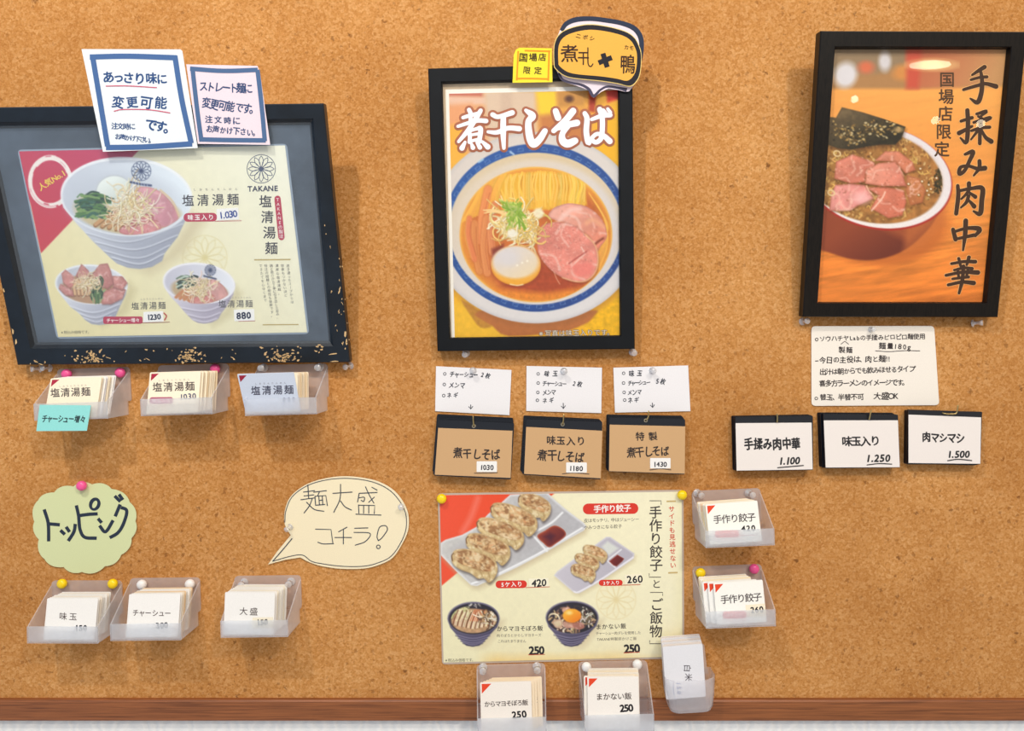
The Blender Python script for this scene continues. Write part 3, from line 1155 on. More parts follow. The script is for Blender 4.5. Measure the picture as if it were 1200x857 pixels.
    # herbs at the right, bubbles
    for _ in range(90):
        x, y = R.gauss(1101, 4), R.gauss(213, 9)
        p.ell(x, y, R.uniform(1, 2.4), R.uniform(0.8, 1.6), jitter_col(R, (62, 52, 26), 0.3), rot=R.uniform(0, 180), soft=1.2, clip=inner)
    for (x, y) in cr([(580, 535), (660, 520), (650, 445), (700, 540), (712, 565), (700, 600), (690, 575), (640, 600), (745, 500)], 950, 110, 5.04):
        p.ell(x, y, 2.2, 2.0, (150, 96, 40), soft=1.4)
        p.ell(x - 0.4, y - 0.5, 1.1, 1.0, (250, 238, 210), soft=1.0)
    # sheet of seaweed
    N = cr([(185, 80), (300, 108), (430, 148), (560, 195), (535, 265), (500, 300), (420, 300), (330, 312), (240, 330), (160, 322), (105, 300), (60, 290), (60, 130), (150, 142)], 950, 110, 5.04)
    p.poly(N + np.array([1, 3]), (70, 40, 16), soft=5, op=0.5)
    p.poly(N, grad((985, 128), (1010, 176), (112, 92, 62), (46, 40, 24)), soft=1.2, tex=(0.22, 5, 6), rim=(1.6, (64, 48, 28), 0.6))
    nm = p.mask(N, 1.0)
    for _ in range(230):
        t = R.random()
        x, y = 974 + 76 * t + R.uniform(-4, 4), 151 + 6 * math.sin(t * 5) + R.gauss(2, 6)
        c = [(206, 168, 96), (238, 214, 160), (90, 72, 34), (40, 32, 18), (160, 120, 62)][R.randrange(5)]
        p.ell(x, y, R.uniform(0.6, 2.2), R.uniform(0.5, 1.3), c, rot=R.uniform(-40, 40), soft=0.9, op=0.8, clip=nm)
    p.ell(1053, 152, 5, 3, (214, 176, 116), soft=4, op=0.8, clip=nm)
    for (cx, cy) in ((981, 180), (974, 226)):
        p.line(circ(cx, cy, 4, 3, 20, 12), 1.6, (232, 204, 150), closed=True, soft=1)
    p.grain(0.02, 1.5, 41)
    return p


def bowl_body(p, P, cx, cy, rx, ry, rot, light, dark, ridges, rim, seed):
    """outside of a ridged bowl below its rim ellipse"""
    p.poly(P, grad((cx - rx * 0.6, cy), (cx + rx * 0.3, cy + ry * 1.7), light, dark), soft=1.0, smooth=0)
    m = p.mask(P, 1.0)
    for (a, b, c, o) in ridges:
        p.line([a, b, c], 1.2, tuple(np.array(dark) * 0.86), soft=1.6, op=o, clip=m)
        p.line([(a[0], a[1] - 1.6), (b[0], b[1] - 1.8), (c[0], c[1] - 1.6)], 1.3, tuple(np.clip(np.array(light) * 1.08, 0, 255)), soft=1.6, op=o, clip=m)


# ---- salt soup menu (left frame)
def paint_shio():
    p = Paint(18, 164, 366, 400, 1.35, (244, 236, 196))
    allm = (slice(0, p.H), slice(0, p.W))
    p.put(allm, np.ones((p.H, p.W)), grad((60, 390), (320, 180), (236, 224, 168), (248, 246, 224)))
    p.grain(0.015, 6, 4)
    for P, cl in flower_lines(240, 302, 26):
        p.line(P, 1.1, (226, 212, 150), op=0.6, smooth=False, closed=cl, soft=1.2)
    p.poly([(10, 160), (178, 160), (48, 297), (36, 240)], grad((100, 170), (40, 290), (198, 62, 98), (206, 54, 66)), soft=1.0)
    # brushed ring
    r = random.Random(2)
    for k in range(26):
        a0 = r.uniform(0, 6.28)
        q = 1 + r.uniform(-0.10, 0.08)
        a = np.linspace(a0, a0 + r.uniform(0.8, 2.2), 12)
        P = np.column_stack([59 + 25 * q * np.cos(a) * 0.95, 213 + 28.5 * q * np.sin(a)])
        p.line(P, r.uniform(0.8, 2.2), (248, 240, 232), op=0.95, smooth=False)
    # soft shadows
    p.poly([(150, 312), (196, 296), (226, 250), (240, 262), (214, 300), (176, 322)], (206, 190, 150), soft=14, op=0.6)
    p.poly([(104, 372), (140, 360), (152, 330), (160, 340), (150, 366), (120, 384)], (206, 194, 146), soft=9, op=0.6)
    p.poly([(240, 372), (262, 364), (276, 334), (284, 344), (272, 370), (250, 384)], (206, 194, 150), soft=9, op=0.6)
    # ---- big bowl
    body = [(72.5, 232), (74, 243), (87, 259), (108, 282), (130, 303), (137, 309), (150, 314), (164, 315.5), (178, 313), (190, 306), (193, 297), (208, 278), (217, 259), (224, 240), (150, 200)]
    bowl_body(p, body, 148, 230, 77, 46, 3, (226, 230, 238), (164, 168, 182),
              [((112, 285), (160, 294), (208, 277), 0.6), ((121, 295), (163, 304), (199, 289), 0.6), ((131, 303), (164, 311), (192, 299), 0.7), ((100, 274), (152, 285), (214, 264), 0.5)], None, 1)
    p.ell(148.3, 230.5, 77.5, 46.5, (246, 248, 250), rot=3, soft=1.0)
    p.ell(148.3, 231.5, 75, 44, grad((85, 215), (215, 225), (206, 212, 222), (236, 244, 250)), rot=3, soft=1.5)
    p.ell(148, 240, 68, 38, (196, 202, 212), rot=4, soft=12, op=0.5)
    ins = np.clip(0.5 - (np.sqrt(((p.X - 148.3) / 74) ** 2 + ((p.Y - 232) / 43.5) ** 2) - 1) * 43, 0, 1)
    p.ell(150, 249, 63, 26, (206, 190, 150), rot=6, soft=3, clip=ins)
    meat(p, cr([(745, 300), (820, 290), (900, 320), (970, 390), (1012, 470), (990, 520), (900, 545), (830, 510), (790, 440), (740, 380)], 20, 165, 5.355), grad((160, 225), (206, 260), (226, 168, 176), (206, 140, 150)), 61, fat=(240, 206, 204), edge=(190, 140, 116), clip=ins)
    p.line(cr([(900, 310), (975, 380), (1015, 470)], 20, 165, 5.355), 2.2, (226, 200, 160), soft=1.5, clip=ins)
    meat(p, cr([(640, 560), (720, 520), (800, 500), (880, 500), (900, 560), (800, 590), (680, 590)], 20, 165, 5.355), (214, 142, 142), 62, fat=(246, 210, 204), edge=(170, 96, 90), clip=ins)
    meat(p, cr([(590, 450), (700, 420), (830, 450), (850, 500), (720, 540), (620, 530)], 20, 165, 5.355), (198, 122, 124), 63, edge=(150, 80, 80), clip=ins)
    p.ell(134, 225, 21, 19, (176, 176, 170), soft=4, op=0.5, clip=ins)
    p.ell(134, 224.5, 20.5, 18, grad((126, 212), (140, 240), (240, 246, 240), (206, 214, 206)), soft=1.0, clip=ins)
    for k in range(4):
        x = 112 + k * 8
        p.line([(x, 264 + k * 1.6), (x + 9, 257 + k * 1.4), (x + 17, 250 + k * 2)], 5.5, (150, 104, 60), soft=1, clip=ins)
        p.line([(x, 263 + k * 1.6), (x + 9, 256 + k * 1.4), (x + 17, 249 + k * 2)], 4.2, (206, 158, 106), soft=1, clip=ins)
    r = random.Random(12)
    for _ in range(80):
        x, y = r.uniform(88, 112), r.uniform(229, 256)
        d = r.uniform(-0.5, 0.35)
        L = r.uniform(8, 24)
        P = [(x, y), (x + L * 0.5, y + L * 0.5 * d - 2), (x + L, y + L * d * 0.6)]
        c = [(54, 92, 52), (84, 126, 66), (38, 66, 54), (126, 160, 92), (60, 104, 84)][r.randrange(5)]
        if P[-1][0] < 137:
            p.line(P, r.uniform(1.4, 3.6), c, soft=1, clip=ins)
    nest(p, 154, 241, 17, 18, 130, 13, [(252, 240, 206), (240, 220, 170), (255, 250, 232), (228, 200, 140)], (0.7, 1.2), clip=ins)
    nest(p, 150, 256, 24, 10, 40, 14, [(252, 236, 206), (244, 220, 190)], (0.6, 1.0), clip=ins)
    for P, cl in flower_lines(165.5, 200.5, 11.3):
        p.line(P, 0.8, (52, 66, 104), op=0.85, smooth=False, closed=cl)
    p.line([(153, 213.5), (165, 216), (177, 217.5)], 2.6, (58, 70, 108), op=0.9)
    for k in range(6):
        p.line([(155.5 + k * 3.4, 213.4 + k * 0.6), (155.7 + k * 3.4, 216 + k * 0.6)], 0.6, (206, 216, 232), smooth=False)
    # ---- bowl heaped with pork, lower left
    body = cr([(112, 300), (118, 345), (160, 420), (240, 520), (320, 580), (375, 640), (430, 675), (500, 683), (580, 672), (640, 610), (680, 520), (730, 420), (748, 330), (420, 250)], 50, 290, 7.5)
    bowl_body(p, body, 107, 338, 43, 26, 4, (226, 228, 236), (168, 170, 184), [((80, 360), (110, 368), (140, 358), 0.6), ((88, 367), (112, 374), (136, 365), 0.6), ((98, 374), (114, 379), (130, 372), 0.6)], None, 2)
    p.ell(107, 333.5, 42.5, 23.5, (240, 242, 246), rot=4, soft=1)
    p.ell(107, 334, 40.5, 21.8, grad((70, 320), (140, 340), (190, 194, 204), (226, 230, 236)), rot=4, soft=1.5)
    ins = np.clip(0.5 - (np.sqrt(((p.X - 107) / 40) ** 2 + ((p.Y - 336) / 22) ** 2) - 1) * 22, 0, 1)
    p.ell(107, 339, 35, 17, (186, 146, 110), rot=4, soft=2, clip=ins)
    for i, Q in enumerate(([(530, 400), (640, 340), (730, 370), (700, 450), (600, 500), (520, 500)],
                           [(610, 250), (700, 255), (745, 310), (700, 375), (620, 350)],
                           [(430, 240), (500, 150), (570, 140), (600, 210), (620, 320), (570, 365), (500, 330), (440, 270)],
                           [(290, 250), (340, 145), (400, 200), (420, 250), (360, 290)],
                           [(165, 230), (200, 195), (270, 250), (290, 340), (230, 360), (180, 310)],
                           [(140, 360), (155, 320), (230, 360), (280, 385), (270, 430), (200, 420)])):
        q = cr(Q, 50, 290, 7.5)
        p.poly(q + np.array([0.5, 1.2]), (92, 54, 50), soft=2, op=0.5)
        meat(p, q, grad(q.min(0), q.max(0), (214, 154, 144), (196, 126, 118)), 70 + i, fat=(244, 214, 204), edge=(150, 92, 84), fatn=8, smooth=0)
    for k in range(5):
        x = 88 + k * 4.4
        p.line([(x, 346), (x - 1, 336), (x + 3, 328)], 3.6, (140, 96, 66), soft=1)
        p.line([(x, 345), (x - 1, 335), (x + 3, 328)], 2.7, (226, 186, 140), soft=1)
    r = random.Random(15)
    for _ in range(36):
        x, y = r.uniform(107, 120), r.uniform(334, 356)
        p.line([(x, y), (x + r.uniform(-2, 2), y - 6), (x + r.uniform(-3, 4), y - 10)], r.uniform(1, 2.2), [(64, 92, 56), (44, 66, 44), (150, 176, 120), (90, 120, 70)][r.randrange(4)], clip=ins)
    nest(p, 104, 331, 14, 8, 70, 16, [(250, 236, 206), (236, 214, 170)], (0.6, 1.0))
    # ---- plain bowl, lower right
    body = cr([(70, 250), (80, 300), (130, 370), (180, 420), (230, 480), (290, 540), (330, 560), (375, 565), (430, 557), (480, 530), (500, 490), (540, 440), (590, 350), (605, 270), (330, 200)], 180, 290, 6.316)
    bowl_body(p, body, 233, 330, 42, 24, 4, (230, 226, 236), (176, 168, 184), [((212, 362), (240, 366), (264, 358), 0.6), ((220, 370), (240, 374), (258, 368), 0.6), ((226, 376), (240, 379), (254, 375), 0.6)], None, 3)
    p.ell(233.3, 332, 42.5, 24, (246, 244, 248), rot=6, soft=1)
    p.ell(233.3, 332.7, 40.5, 22.3, grad((196, 320), (270, 335), (204, 202, 214), (238, 240, 246)), rot=6, soft=1.5)
    ins = np.clip(0.5 - (np.sqrt(((p.X - 233.3) / 40) ** 2 + ((p.Y - 334) / 22) ** 2) - 1) * 22, 0, 1)
    p.ell(234, 341, 33.5, 15, (196, 170, 130), rot=8, soft=2, clip=ins)
    meat(p, cr([(400, 260), (450, 240), (520, 290), (550, 360), (480, 395), (400, 380)], 180, 290, 6.316), (220, 164, 156), 81, clip=ins, fatn=4)
    meat(p, cr([(260, 390), (340, 360), (440, 350), (450, 400), (350, 425), (280, 420)], 180, 290, 6.316), (206, 132, 122), 82, clip=ins, fatn=4)
    for k in range(4):
        x = 206 + k * 5
        p.line([(x, 349 + k), (x + 5, 344 + k), (x + 11, 340 + k)], 3.8, (204, 136, 86), soft=1, clip=ins)
    r = random.Random(17)
    for _ in range(30):
        x, y = r.uniform(206, 222), r.uniform(326, 338)
        p.line([(x, y), (x + 6, y - 3), (x + 11, y - 2)], r.uniform(1, 2.4), [(48, 66, 50), (76, 100, 66), (30, 46, 44), (190, 206, 190)][r.randrange(4)], clip=ins)
    nest(p, 235, 337, 15, 11, 80, 18, [(252, 240, 206), (240, 220, 170), (250, 226, 206)], (0.6, 1.0), clip=ins)
    for P, cl in flower_lines(246.5, 316.8, 6.4):
        p.line(P, 0.7, (54, 64, 96), op=0.8, smooth=False, closed=cl)
    p.line([(239, 323.5), (246, 325.2), (253, 327)], 2.0, (58, 68, 100), op=0.9)
    p.grain(0.012, 1.4, 42)
    return p


def gyoza(p, cx, cy, rx, ry, rot, seed, sc=1.0):
    """one pan-fried dumpling seen from above: pale folded skirt, browned flat top"""
    r = random.Random(seed)
    c, n = math.cos(rad(rot)), math.sin(rad(rot))

    def T(Q):
        Q = np.asarray(Q, float)
        return np.column_stack([cx + Q[:, 0] * rx * c - Q[:, 1] * ry * n, cy + Q[:, 0] * rx * n + Q[:, 1] * ry * c])
    skirt = [(-1.0, 0.1), (-0.92, -0.5), (-0.4, -0.86), (0.3, -0.9), (0.85, -0.6), (1.05, 0.1), (1.0, 0.75), (0.85, 1.15), (0.6, 0.95), (0.35, 1.12), (0.0, 0.9), (-0.5, 0.86), (-0.85, 0.6)]
    p.poly(T(skirt) + np.array([0.8, 2.6]) * sc, (60, 48, 44), soft=3.5 * sc, op=0.6, smooth=4)
    p.poly(T(skirt), grad(T([(0, -1)])[0], T([(0.4, 1.1)])[0], (232, 204, 150), (206, 180, 128)), smooth=4, soft=0.9, tex=(0.10, 5 * sc, seed), rim=(2.0 * sc, (170, 130, 80), 0.5))
    topq = [(-0.9, 0.0), (-0.78, -0.52), (-0.3, -0.78), (0.4, -0.78), (0.82, -0.45), (0.86, 0.1), (0.5, 0.42), (-0.1, 0.46), (-0.6, 0.4)]
    p.poly(T(topq), grad(T([(-0.5, -0.7)])[0], T([(0.5, 0.5)])[0], (222, 188, 138), (200, 154, 102)), smooth=4, soft=1.8, tex=(0.16, 4 * sc, seed + 3), rim=(1.6 * sc, (130, 86, 48), 0.5))
    m = p.mask(spline(T(topq), 4, True), 1.2)
    full = (slice(0, p.H), slice(0, p.W))
    f = fbm(p.X, p.Y, 5.5 * sc, seed + 9, 3)
    p.put(full, m * np.clip((f - 0.53) * 7, 0, 1) * 0.75, (146, 98, 58))
    p.put(full, m * np.clip((0.46 - f) * 7, 0, 1) * 0.7, (238, 218, 178))
    ms = p.mask(spline(T(skirt), 4, True), 1.0) * (1 - m)
    f2 = fbm(p.X, p.Y, 4 * sc, seed + 30, 3)
    p.put(full, ms * np.clip((f2 - 0.55) * 6, 0, 1) * 0.5, (176, 140, 92))
    p.put(full, ms * np.clip((0.45 - f2) * 6, 0, 1) * 0.6, (244, 230, 192))
    for _ in range(44):
        q = T([(r.uniform(-0.8, 0.8), r.uniform(-0.7, 0.4))])[0]
        col = [(146, 98, 56), (240, 218, 176), (112, 74, 44), (236, 206, 160), (214, 150, 100)][r.randrange(5)]
        p.ell(q[0], q[1], r.uniform(0.6, 3.0) * sc, r.uniform(0.4, 1.3) * sc, col, rot=rot + r.uniform(-50, 50), soft=1.3, op=0.6, clip=m)
    p.line(T([(0.35, 0.5), (0.5, 0.8), (0.45, 1.0)]), 0.9 * sc, (170, 132, 84), op=0.7)
    p.line(T([(0.7, 0.4), (0.84, 0.8), (0.82, 1.0)]), 0.9 * sc, (160, 122, 76), op=0.7)
    p.line(T([(-0.95, -0.2), (-1.0, 0.05), (-0.9, 0.4)]), 1.3 * sc, (84, 50, 30), op=0.7)


def paint_gyoza():
    p = Paint(511, 571, 806, 782, 1.4, (246, 238, 200))
    allm = (slice(0, p.H), slice(0, p.W))
    p.put(allm, np.ones((p.H, p.W)), grad((540, 770), (760, 590), (240, 232, 190), (248, 240, 204)))
    p.put(allm, np.clip((p.Y - 757) / 14 - 0.5 + 0.8 * (fbm(p.X, p.Y, 60, 2) - 0.5), 0, 1) * 0.7 * np.clip((p.X - 556) / 26, 0, 1), (244, 208, 126))
    p.put(allm, np.clip((p.X - 786) / 16, 0, 1) * 0.35, (238, 226, 168))
    p.grain(0.015, 5, 4)
    for P, cl in flower_lines(722, 703, 23):
        p.line(P, 1.1, (232, 214, 160), op=0.6, smooth=False, closed=cl, soft=1.2)
    p.poly([(505, 570), (660, 570), (505, 697)], grad((520, 580), (640, 600), (240, 84, 52), (238, 74, 30)), soft=1.0)
    p.line([(560, 584), (552, 606), (542, 624)], 6, (248, 140, 124), soft=7, op=0.6)
    # long dish
    K = lambda Q: cr(Q, 505, 570, 6.594)
    dish = [(516, 637), (522, 633), (542, 627), (558, 618), (572, 603), (588, 589), (598, 580), (641, 577), (650, 586), (664, 598), (684, 613), (687, 617), (684, 622), (664, 633), (640, 647), (606, 665), (572, 681), (559, 687), (552, 686), (534, 669), (516, 650)]
    p.poly(np.array(dish) + np.array([2, 4]), (196, 176, 140), soft=8, op=0.7)
    p.poly(dish, grad((540, 620), (640, 660), (204, 201, 196), (186, 184, 186)), soft=1.0, tex=(0.05, 4, 3), rim=(3.0, (236, 236, 236), 0.9))
    p.poly([(527, 644), (566, 622), (600, 592), (640, 590), (668, 616), (560, 676)], (182, 178, 180), soft=7, op=0.6)
    p.line([(553, 684), (572, 678), (606, 662), (640, 644), (682, 619)], 2.2, (244, 244, 244), soft=1.2)
    p.line([(624, 627), (641, 646)], 2.4, (238, 238, 238), soft=1.2)
    p.line([(626, 624), (646, 613), (659, 601)], 2.4, (240, 240, 240), soft=1.4)
    sauce = K([(822, 385), (880, 345), (950, 305), (1010, 325), (1042, 362), (1030, 395), (970, 440), (915, 472), (870, 440)])
    p.poly(sauce + np.array([0, 0.6]), (228, 226, 226), soft=4)
    p.poly(sauce, grad((636, 618), (656, 640), (150, 60, 40), (96, 28, 34)), soft=1.2, smooth=4, rim=(2.2, (196, 96, 58), 0.8))
    p.poly(K([(870, 390), (920, 360), (960, 380), (930, 430)]), (74, 24, 44), soft=5, op=0.8)
    for i, (x, y, rx, ry, rot) in enumerate(((800, 140, 132, 82, 24), (640, 235, 190, 88, 22), (535, 345, 190, 86, 20), (440, 465, 178, 90, 20), (335, 590, 182, 98, 18))):
        q = K([(x, y)])[0]
        gyoza(p, q[0], q[1], rx / 6.594, ry / 6.594, rot, 100 + i)
    # small dish
    K = lambda Q: cr(Q, 640, 570, 6.594)
    d2 = K([(62, 690), (85, 660), (200, 575), (330, 490), (465, 392), (495, 392), (585, 455), (682, 520), (676, 560), (560, 640), (420, 735), (255, 828), (215, 822)])
    p.poly(d2 + np.array([1.5, 3]), (206, 190, 150), soft=6, op=0.7)
    p.poly(d2, grad((660, 650), (730, 660), (204, 198, 206), (186, 180, 190)), soft=1.0, rim=(2.2, (226, 222, 226), 0.9))
    p.line(K([(215, 815), (255, 815), (420, 722), (560, 628), (672, 550)]), 1.8, (240, 236, 240), soft=1.0)
    p.line(K([(470, 575), (580, 490)]), 1.6, (236, 234, 236), soft=1)
    p.line(K([(470, 575), (535, 630)]), 1.6, (232, 230, 234), soft=1)
    p.poly(K([(430, 465), (475, 425), (560, 480), (485, 535)]), (222, 224, 214), soft=3, op=0.9)
    p.poly(K([(487, 580), (550, 530), (602, 560), (590, 580), (545, 620), (520, 612)]), grad((716, 652), (730, 664), (130, 40, 36), (84, 22, 26)), soft=1, rim=(1.2, (190, 90, 60), 0.7))
    for i, (x, y, rx, ry, rot) in enumerate(((378, 512, 98, 52, 22), (315, 575, 98, 50, 20), (285, 660, 98, 58, 18))):
        q = K([(x, y)])[0]
        gyoza(p, q[0], q[1], rx / 6.594, ry / 6.594, rot, 110 + i, 0.55)

    # two dark rice bowls
    def rice_bowl(cx, cy, rx, ry, base, seed):
        bx, by = base
        P = [(cx - rx, cy), (cx - rx * 0.9, cy + ry * 0.55), (cx - rx * 0.62, cy + ry * 1.05), (bx - rx * 0.36, by - 3), (bx - rx * 0.25, by), (bx, by + 1.2), (bx + rx * 0.25, by), (bx + rx * 0.38, by - 3), (cx + rx * 0.62, cy + ry * 1.0), (cx + rx * 0.92, cy + ry * 0.5), (cx + rx, cy)]
        p.poly(np.array(P) + np.array([6, 2]), (206, 188, 150), soft=9, op=0.6)
        p.poly(P, grad((cx - rx, cy), (cx + rx * 0.4, by), (106, 98, 122), (72, 66, 92)), soft=1.0)
        for t in (0.30, 0.5, 0.7, 0.86):
            y0 = cy + ry * 0.95 + (by - cy - ry * 0.95) * t
            w = rx * (0.80 - 0.48 * t)
            p.line([(bx - w, y0 - 4 + 2 * t), (bx, y0 + 1), (bx + w, y0 - 4 + 2 * t)], 1.1, (150, 144, 170), soft=1.2, op=0.8)
            p.line([(bx - w, y0 - 2.6 + 2 * t), (bx, y0 + 2.4), (bx + w, y0 - 2.6 + 2 * t)], 0.9, (54, 48, 70), soft=1.2, op=0.7)
        p.ell(cx, cy, rx, ry, (118, 112, 136), soft=1.0)
        p.ell(cx, cy + 0.5, rx * 0.955, ry * 0.94, grad((cx - rx, cy - ry), (cx + rx, cy + ry), (50, 44, 56), (34, 30, 40)), soft=1.0)
    rice_bowl(555, 725, 30.5, 19.5, (554, 757), 1)
    ins = np.clip(0.5 - (np.sqrt(((p.X - 555) / 27) ** 2 + ((p.Y - 726.5) / 16) ** 2) - 1) * 16, 0, 1)
    p.ell(554, 728, 26, 14.5, (190, 150, 110), soft=2, clip=ins, tex=(0.2, 3, 2))
    p.ell(541, 716.5, 8, 6, (226, 216, 160), soft=3, clip=ins)
    nest(p, 541, 716, 8, 6, 36, 120, [(240, 232, 180), (206, 206, 140)], (0.8, 1.3), clip=ins)
    r = random.Random(9)
    for k in range(30):
        x = 531 + k * 1.7
        y = 737 - abs(k - 14) * 0.35
        p.line([(x, y), (x + 1.5, y - 6), (x + 6, y - 15 - r.uniform(0, 4))], r.uniform(0.9, 1.6), jitter_col(r, (246, 226, 190) if k % 3 else (120, 74, 46), 0.06), clip=ins)
    for k in range(7):
        p.line([(551 + k * 2.6, 728), (554 + k * 2.6, 721), (557 + k * 2.2, 715)], 0.9, (216, 96, 50), clip=ins)
    nest(p, 572, 723, 8, 8, 44, 121, [(250, 240, 214), (206, 170, 120), (90, 66, 50)], (0.8, 1.4), clip=ins)
    nest(p, 557, 709.5, 7, 1.6, 22, 122, [(236, 232, 226), (120, 116, 120)], (0.5, 0.8))
    rice_bowl(670.5, 724, 31, 19.5, (669.5, 757), 2)
    ins = np.clip(0.5 - (np.sqrt(((p.X - 670.5) / 28) ** 2 + ((p.Y - 726) / 16.5) ** 2) - 1) * 16, 0, 1)
    nest(p, 668, 727, 22, 13, 70, 123, [(206, 176, 130), (90, 66, 54), (240, 226, 196), (60, 46, 46), (150, 110, 90)], (1.0, 2.2), clip=ins)
    nest(p, 688, 722, 6, 9, 30, 124, [(226, 220, 206), (50, 44, 44), (110, 100, 70)], (0.8, 1.6), clip=ins)
    for i, Q in enumerate(([(205, 260), (260, 250), (300, 285), (260, 310), (210, 300)], [(270, 275), (340, 265), (365, 300), (310, 320)], [(115, 260), (180, 240), (195, 290), (150, 310)], [(190, 160), (240, 145), (260, 175), (210, 195)])):
        meat(p, cr(Q, 630, 690, 6.667), [(206, 158, 136), (170, 112, 96), (206, 186, 150), (224, 176, 146)][i], 130 + i, fatn=3, smooth=3)
    p.ell(670.3, 722.4, 11, 8.6, (150, 84, 30), soft=2.5, op=0.6)
    p.ell(670.3, 721.8, 10.8, 8, grad((664, 714), (674, 730), (252, 190, 60), (240, 130, 22)), soft=0.9)
    p.ell(667, 718.5, 3.5, 2.2, (255, 226, 140), soft=2.5, op=0.9)
    p.grain(0.012, 1.4, 43)
    return p
INK = (30, 32, 40)
E1 = 0.00012          # height of one layer of ink


# ================================================================== the board, its rail and the wall
def z_at(py, depth):
    return at(600, py, depth)[2]


Z_RAIL_T, Z_RAIL_B = z_at(818.0, 0.0), z_at(845.5, 0.006)
board_o = (0, 0.0045, Z_RAIL_B)
board = thing('cork_board', 'large pressed cork notice board with a brown wooden rail along its lower edge', 'notice board', board_o)
mb = MB()
box(mb, (-1.3, 0.0, Z_RAIL_T - 0.004), (1.3, 0.0045, Z_RAIL_T + 0.95))
mb.build('cork_sheet', M['cork'], board)
mb = MB()
prof = [(0.0044, Z_RAIL_B), (-0.0050, Z_RAIL_B), (-0.0060, Z_RAIL_B + 0.0012), (-0.0060, Z_RAIL_T - 0.0022), (-0.0046, Z_RAIL_T - 0.0004), (-0.0003, Z_RAIL_T), (0.0044, Z_RAIL_T)]
V = [(x, y, z) for x in (-1.3, 1.3) for (y, z) in prof]
n = len(prof)
mb.add(V, [(i, (i + 1) % n, n + (i + 1) % n, n + i) for i in range(n)] + [range(n - 1, -1, -1), range(n, 2 * n)])
mb.build('bottom_rail', M['rail'], board)
mb = MB()
box(mb, (-3.0, 0.0048, 0.0), (3.0, 0.10, 3.0))
w = mb.build('wall_back', M['wallpaper'])
tag(w, 'white embossed wallpaper wall behind the cork board', 'wall', kind='structure')


# ================================================================== push pins
CLEARP = [(0.0, 0.0), (0.0046, 0.0), (0.0049, 0.0008), (0.0044, 0.0016), (0.0026, 0.0022), (0.0021, 0.0040), (0.0022, 0.0062), (0.0030, 0.0084), (0.0038, 0.0098), (0.0039, 0.0110), (0.0033, 0.0117), (0.0, 0.0118)]
BALLP = [(0.0, 0.0), (0.0030, 0.0), (0.0034, 0.0008), (0.0050, 0.0022), (0.0059, 0.0042), (0.0060, 0.0056), (0.0055, 0.0074), (0.0042, 0.0089), (0.0022, 0.0097), (0.0, 0.0099)]


def pin(px, py, depth, color, label, group=None, axis=(0, -1, 0), k=1.0, mid=0.006):
    """px, py: where the middle of the head is seen; depth: the surface its collar rests on"""
    ax = np.asarray(axis, float) / np.linalg.norm(axis)
    o = at(px, py, depth + mid * k) - ax * mid * k
    t = thing('push_pin', label, 'pin', o, group)
    mb = MB()
    prof = CLEARP if color == 'clear' else BALLP
    lathe(mb, o, ax, [(r * k, h * k) for r, h in prof], seg=24)
    mb.build('pin_head', M[color], t)
    mb = MB()
    lathe(mb, o, ax, [(0.0001, -0.0034 - depth), (0.0005, -0.0022 - depth), (0.0005, 0.0002)], seg=8)
    mb.build('needle', M['steel'], t)
    return t


# ================================================================== printed sheets
def print_grid(mb, pl, Q, paint, k=1.2, h=0.0, thick=0.0004):
    """the picture spread over quad Q (photo pixels TL, TR, BR, BL) on surface pl"""
    L = pl.un(Q)
    nx = int(max(np.linalg.norm(np.subtract(Q[1], Q[0])), np.linalg.norm(np.subtract(Q[2], Q[3]))) * k)
    ny = int(max(np.linalg.norm(np.subtract(Q[3], Q[0])), np.linalg.norm(np.subtract(Q[2], Q[1]))) * k)
    s, t = np.meshgrid(np.linspace(0, 1, nx), np.linspace(0, 1, ny))
    s, t = s.ravel()[:, None], t.ravel()[:, None]
    G = (L[0] * (1 - s) + L[1] * s) * (1 - t) + (L[3] * (1 - s) + L[2] * s) * t
    W = pl.w(G, h)
    C = lin(np.clip(paint.at(project(W)), 0, 255))
    i = np.arange((ny - 1) * nx).reshape(ny - 1, nx)[:, :-1].ravel()
    mb.add(W, np.column_stack([i, i + nx, i + nx + 1, i + 1]).tolist(), col=C, linear=True)
    # the sheet's own thickness below the picture
    a = pl.w(L, h - 0.00002)
    b = pl.w(L, h - thick)
    hexa(mb, b[::-1], a[::-1], col=(236, 234, 228))


def sheet(mb, pl, P, thick, col, side=None, px=True):
    L = pl.un(P) if px else np.asarray(P, float)
    prism(mb, pl, L, 0.0, thick, col, side if side is not None else tuple(np.array(col) * 0.94))
    return thick + E1


def sticker(parent, pl, P, col, h, draw=None):
    mb = MB()
    prism(mb, pl, pl.un(P), h, h + 0.0002, col)
    if draw:
        draw(mb, h + 0.0002 + E1)
    return mb.build('price_sticker', M['print'], parent)


def pill(mb, pl, x0, y0, x1, y1, col, h, slope=0.0, r=None):
    cx, cy = (x0 + x1) / 2, (y0 + y1) / 2
    P = np.array(rrect(x0, y0, x1, y1, r or min(x1 - x0, y1 - y0) / 2 * 0.98))
    P[:, 1] += (P[:, 0] - cx) * slope
    ink_poly(mb, pl, P, col, h)


